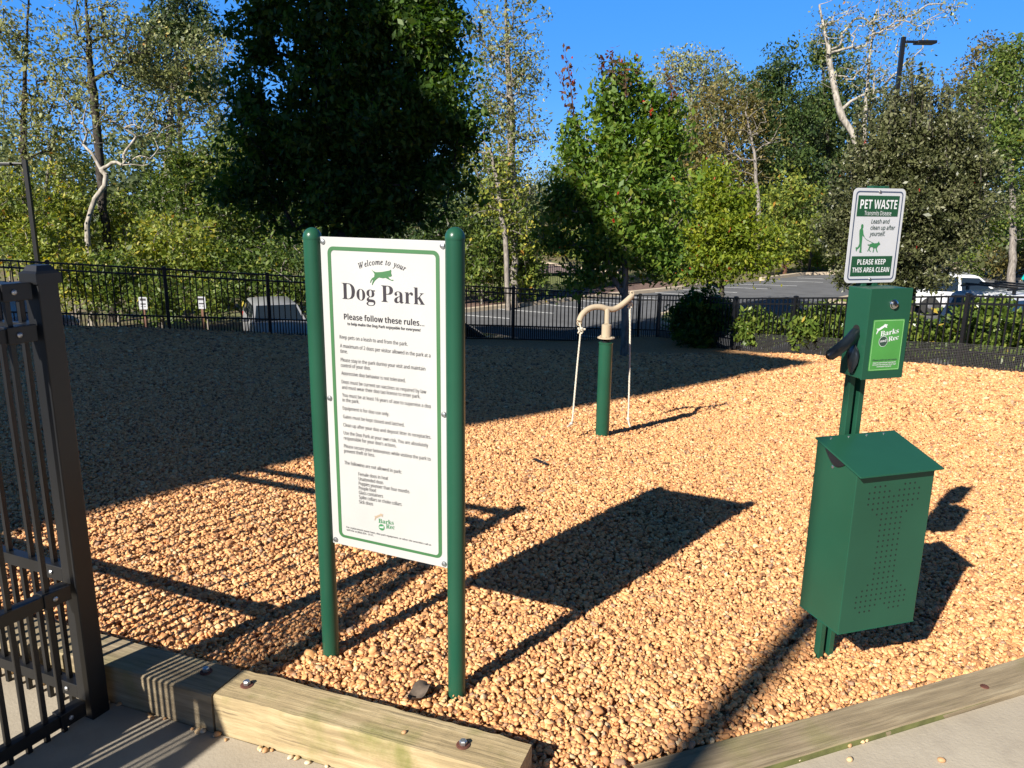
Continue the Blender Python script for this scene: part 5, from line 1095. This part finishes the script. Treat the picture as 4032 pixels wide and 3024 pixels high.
# ------------------------------------------------------------------ vehicles
def carpaint(name, c, metal=.0, rough=.25):
    m = NT(name); m.col(c); m.set(rough, metal); m.b.inputs['Coat Weight'].default_value = .35; m.b.inputs['Coat Roughness'].default_value = .06; return m.mat
GL = NT('car_glass'); GL.col((.012, .018, .024)); GL.set(.06, 0, .8); GL = GL.mat
LENS = plain('lamp_lens', (.55, .56, .58), .15); REDL = plain('tail_lamp', (.30, .02, .02), .2)
TYRE = plain('tyre_rubber', (.02, .02, .02), .8); RIM = plain('alloy_rim', (.45, .45, .47), .3, .8)
def car(name, label, cat, loc, yaw, paint, L=4.7, W=1.88, H=1.72, belt=None, hood=.30, suv=True, group='cars in the parking lot', rack=False):
    """local x is forward."""
    e_ = empty(name, loc, label, cat, group, yaw); zb = .30; belt = belt or (.98 if suv else .86); hw = W/2; hz = belt-.02
    xr, xf = -L/2, L/2; xw = xf-L*hood; 
    st = [(xr, .55, belt-.06, .86), (xr+.10, .38, belt, .95), (xr+.9, zb, belt, 1), (0, zb, belt, 1), (xw, zb, belt, 1), (xw+.5, zb, hz-.03, .99), (xf-.35, zb+.02, hz-.13, .94), (xf-.06, .36, hz-.24, .84), (xf, .46, hz-.36, .76)]
    mb = MB(); vs = []
    for x, z0, z1, k in st:
        h = hw*k; prof = [(-h*.90, z0), (-h, z0+.16), (-h*1.0, (z0+z1)/2+.06), (-h*.975, z1-.10), (-h*.93, z1), (-h*.55, z1+.035), (0, z1+.045)]
        prof = prof+[(-y, z) for y, z in prof[-2::-1]]; vs += [(x, y, z) for y, z in prof]
    k = 13; fs = [(i*k+j, i*k+(j+1) % k, (i+1)*k+(j+1) % k, (i+1)*k+j) for i in range(len(st)-1) for j in range(k)]+[tuple(range(k)), tuple(range((len(st)-1)*k, len(st)*k))]
    mb.add(vs, fs); body = mb.build('body', paint, e_, smooth=True, world=False, sharp=35)
    rb, rt, ft, fb = (xr+.12, xr+.42, xw-.75, xw+.08) if suv else (xr+.55, xr+1.25, xw-.75, xw+.10)
    wb, wt = hw*.93, hw*.74; zt = H-.05
    def gp(x0, x1, t, s):  # pillar line point
        return np.array([x0+(x1-x0)*t, s*(wb+(wt-wb)*t), belt+(zt-belt)*t])
    mb = MB(); sec = []
    for t in (0, .5, .93, 1.0):
        kk = 1 if t < 1 else .93
        sec.append([(rb+(rt-rb)*t*1.0+(0 if t < 1 else .08), -(wb+(wt-wb)*t)*kk, belt+(zt-belt)*t), (fb+(ft-fb)*t-(0 if t < 1 else .08), -(wb+(wt-wb)*t)*kk, belt+(zt-belt)*t), (fb+(ft-fb)*t-(0 if t < 1 else .08), (wb+(wt-wb)*t)*kk, belt+(zt-belt)*t), (rb+(rt-rb)*t+(0 if t < 1 else .08), (wb+(wt-wb)*t)*kk, belt+(zt-belt)*t)])
    vs = [p for s_ in sec for p in s_]; fs = [(i*4+j, i*4+(j+1) % 4, (i+1)*4+(j+1) % 4, (i+1)*4+j) for i in range(3) for j in range(4)]
    xm = (rt+ft)/2; vs += [(rt+.3, 0, H), (ft-.3, 0, H)]; n = 16
    fs += [(12, 13, n+1, n), (14, 15, n, n+1), (13, 14, n+1), (15, 12, n), (3, 2, 1, 0)]
    mb.add(vs, fs); mb.build('cabin', paint, e_, smooth=True, world=False, sharp=28)
    def quad_glass(nm, P, n_):
        n_ = np.array(n_, float); mb = MB(); mb.prism([np.array(p)+n_*.004 for p in P], np.zeros(3), n_*.006); return mb.build(nm, GL, e_, world=False)
    for s in (-1, 1):
        ny = np.array([0, s*.95, .3]); spans = [(.05, .33), (.37, .63), (.67, .955)] if suv else [(.06, .47), (.52, .95)]
        for a, b in spans:
            P = []
            for u, t in ((a, .08), (b, .08), (b, .86), (a, .86)):
                lo = rb+(fb-rb)*u; hi = rt+(ft-rt)*u; P.append((lo+(hi-lo)*t, s*(wb+(wt-wb)*t), belt+(zt-belt)*t))
            quad_glass('side_window', P, ny)
        mb = MB(); mb.box((fb-.25, s*(hw+.09), belt+.10), (.12, .20, .14)); mb.build('mirror', paint, e_, world=False, bevel=.03)
        mb = MB(); mb.box((xf-.16, s*hw*.66, hz-.33), (.24, .36, .13)); mb.build('headlight', LENS, e_, world=False, bevel=.03)
        mb = MB(); mb.box((xr+.05, s*hw*.82, belt-.18), (.12, .22, .30)); mb.build('tail_lamp', REDL, e_, world=False, bevel=.02)
        for x in (xr+.95, xf-.92):
            mb = MB(); mb.lathe((x, s*(hw-.10), .345), [(.20, -.10), (.33, -.10), (.345, -.06), (.345, .06), (.33, .105), (.20, .11)], 24, ((1, 0, 0), (0, 0, 1), (0, s, 0))); wh = mb.build('wheel', TYRE, e_, world=False, smooth=True)
            mb = MB(); mb.lathe((x, s*(hw-.10), .345), [(.21, .09), (.21, .108), (.16, .10), (.05, .118)], 20, ((1, 0, 0), (0, 0, 1), (0, s, 0))); r_ = mb.build('rim', RIM, wh, world=False)
    def endq(nm, x0, x1, t0, t1, n_, inset=.90):
        P = []
        for t, s in ((t0, -1), (t0, 1), (t1, 1), (t1, -1)): P.append((x0+(x1-x0)*t, s*(wb+(wt-wb)*t)*inset, belt+(zt-belt)*t))
        quad_glass(nm, P, n_)
    endq('windscreen', fb, ft, .06, .92, (.75, 0, .65)); endq('rear_window', rb, rt, .10, .88, (-.95, 0, .3), .86)
    mb = MB()
    for i in range(4): mb.box((xf-.015, 0, hz-.34-.085*i), (.08, hw*.95, .03))
    mb.build('grille', RIM, e_, world=False)
    mb = MB(); mb.box((xf-.03, 0, hz-.47), (.08, hw*1.0, .36)); mb.build('grille_panel', M['black'], e_, world=False)
    mb = MB(); mb.box((xf+.015, 0, .50), (.02, .34, .16)); mb.build('number_plate', M['plate'], e_, world=False)
    mb = MB(); mb.box((xr+.02, 0, .78), (.03, .34, .16)); mb.build('rear_number_plate', M['plate'], e_, world=False); mb = MB(); mb.box((xr+.0, 0, .90), (.04, .62, .07)); mb.build('tailgate_handle', M['black'], e_, world=False)
    mb = MB(); mb.box((xr+.05, 0, .45), (.18, W*.88, .20)); mb.box((xf-.10, 0, .40), (.16, W*.74, .16)); mb.build('bumper', M['black'], e_, world=False, bevel=.03)
    if rack:
        mb = MB()
        for s in (-1, 1): mb.bar((rt+.15, s*wt*.86, H+.10), (ft-.15, s*wt*.86, H+.10), .05, .05)
        for x in (rt+.45, (rt+ft)/2, ft-.4): mb.bar((x, -wt*.95, H+.14), (x, wt*.95, H+.14), .06, .05); 
        for x in (rt+.45, ft-.4):
            for s in (-1, 1): mb.box((x, s*wt*.86, H+.05), (.08, .06, .16))
        mb.build('roof_rack', M['black'], e_, world=False)
    return e_
PW_ = carpaint('white_car_paint', (.62, .63, .64)); PB = carpaint('dark_blue_car_paint', (.012, .03, .09)); PS_ = carpaint('steel_blue_car_paint', (.035, .05, .065), .1); PG = carpaint('charcoal_car_paint', (.05, .055, .065), .3); PSV = carpaint('silver_car_paint', (.24, .245, .25), 0, .5)
def ground_at(px, py, Z): c = at(px, py, Z); return np.array([c[0], c[1], float(park_z(c[0]))])
c = ground_at(596, 700, 26.5); car('parked_car', 'pale grey boxy car facing the camera behind the left fence', 'car', (c[0], c[1], -3.52), rad(-66), PSV, H=1.80, belt=1.24)
c = ground_at(575, 760, 20.0); car('parked_car', 'light car roof barely showing above the gravel below the pale boxy car', 'car', (c[0], c[1], -3.3), rad(75), PS_, H=1.48, suv=False)
c = ground_at(240, 760, 20.5); car('parked_car', 'dark car roof showing above the gravel beside the corner post', 'car', (c[0], c[1], -3.25), rad(80), PG, H=1.46, suv=False)
c = ground_at(1030, 760, 20.3); car('parked_car', 'blue car roof sloping down just right of the rules sign', 'car', (c[0]-.75, c[1]+.2, -2.72), rad(14), PS_, H=1.50, suv=False)
c = ground_at(20, 700, 19.5); car('parked_car', 'dark blue tall vehicle glimpsed through the pickets at the far left', 'car', (c[0]-.6, c[1], -2.35), rad(80), PB, H=2.0)
c = ground_at(2085, 640, 30.0); car('parked_car', 'white car seen from its side under the pear tree', 'car', (c[0], c[1], c[2]), rad(-18), PW_, L=4.6, H=1.60, suv=False)
c = ground_at(2140, 700, 21.5); vh = car('parked_van', 'white van with a black roof rack behind the tall laurel', 'van', (c[0]+.75, c[1], c[2]), rad(28), PW_, L=4.8, W=1.95, H=1.95, rack=True)
kx0 = np.array([c[0]+2.1, c[1]+1.0, c[2]+2.20]); mb = MB(); pts = [kx0+np.array([math.cos(rad(28)), math.sin(rad(28)), 0])*t for t in np.linspace(-1.3, 1.5, 13)]
mb.tube(pts, [.04, .16, .24, .29, .31, .32, .32, .32, .31, .29, .24, .16, .04], 14); kk_ = mb.build('kayak', plain('teal_plastic', (.0, .42, .40), .4), smooth=True); tag(kk_, 'bright teal kayak lying on the white van roof rack', 'kayak')
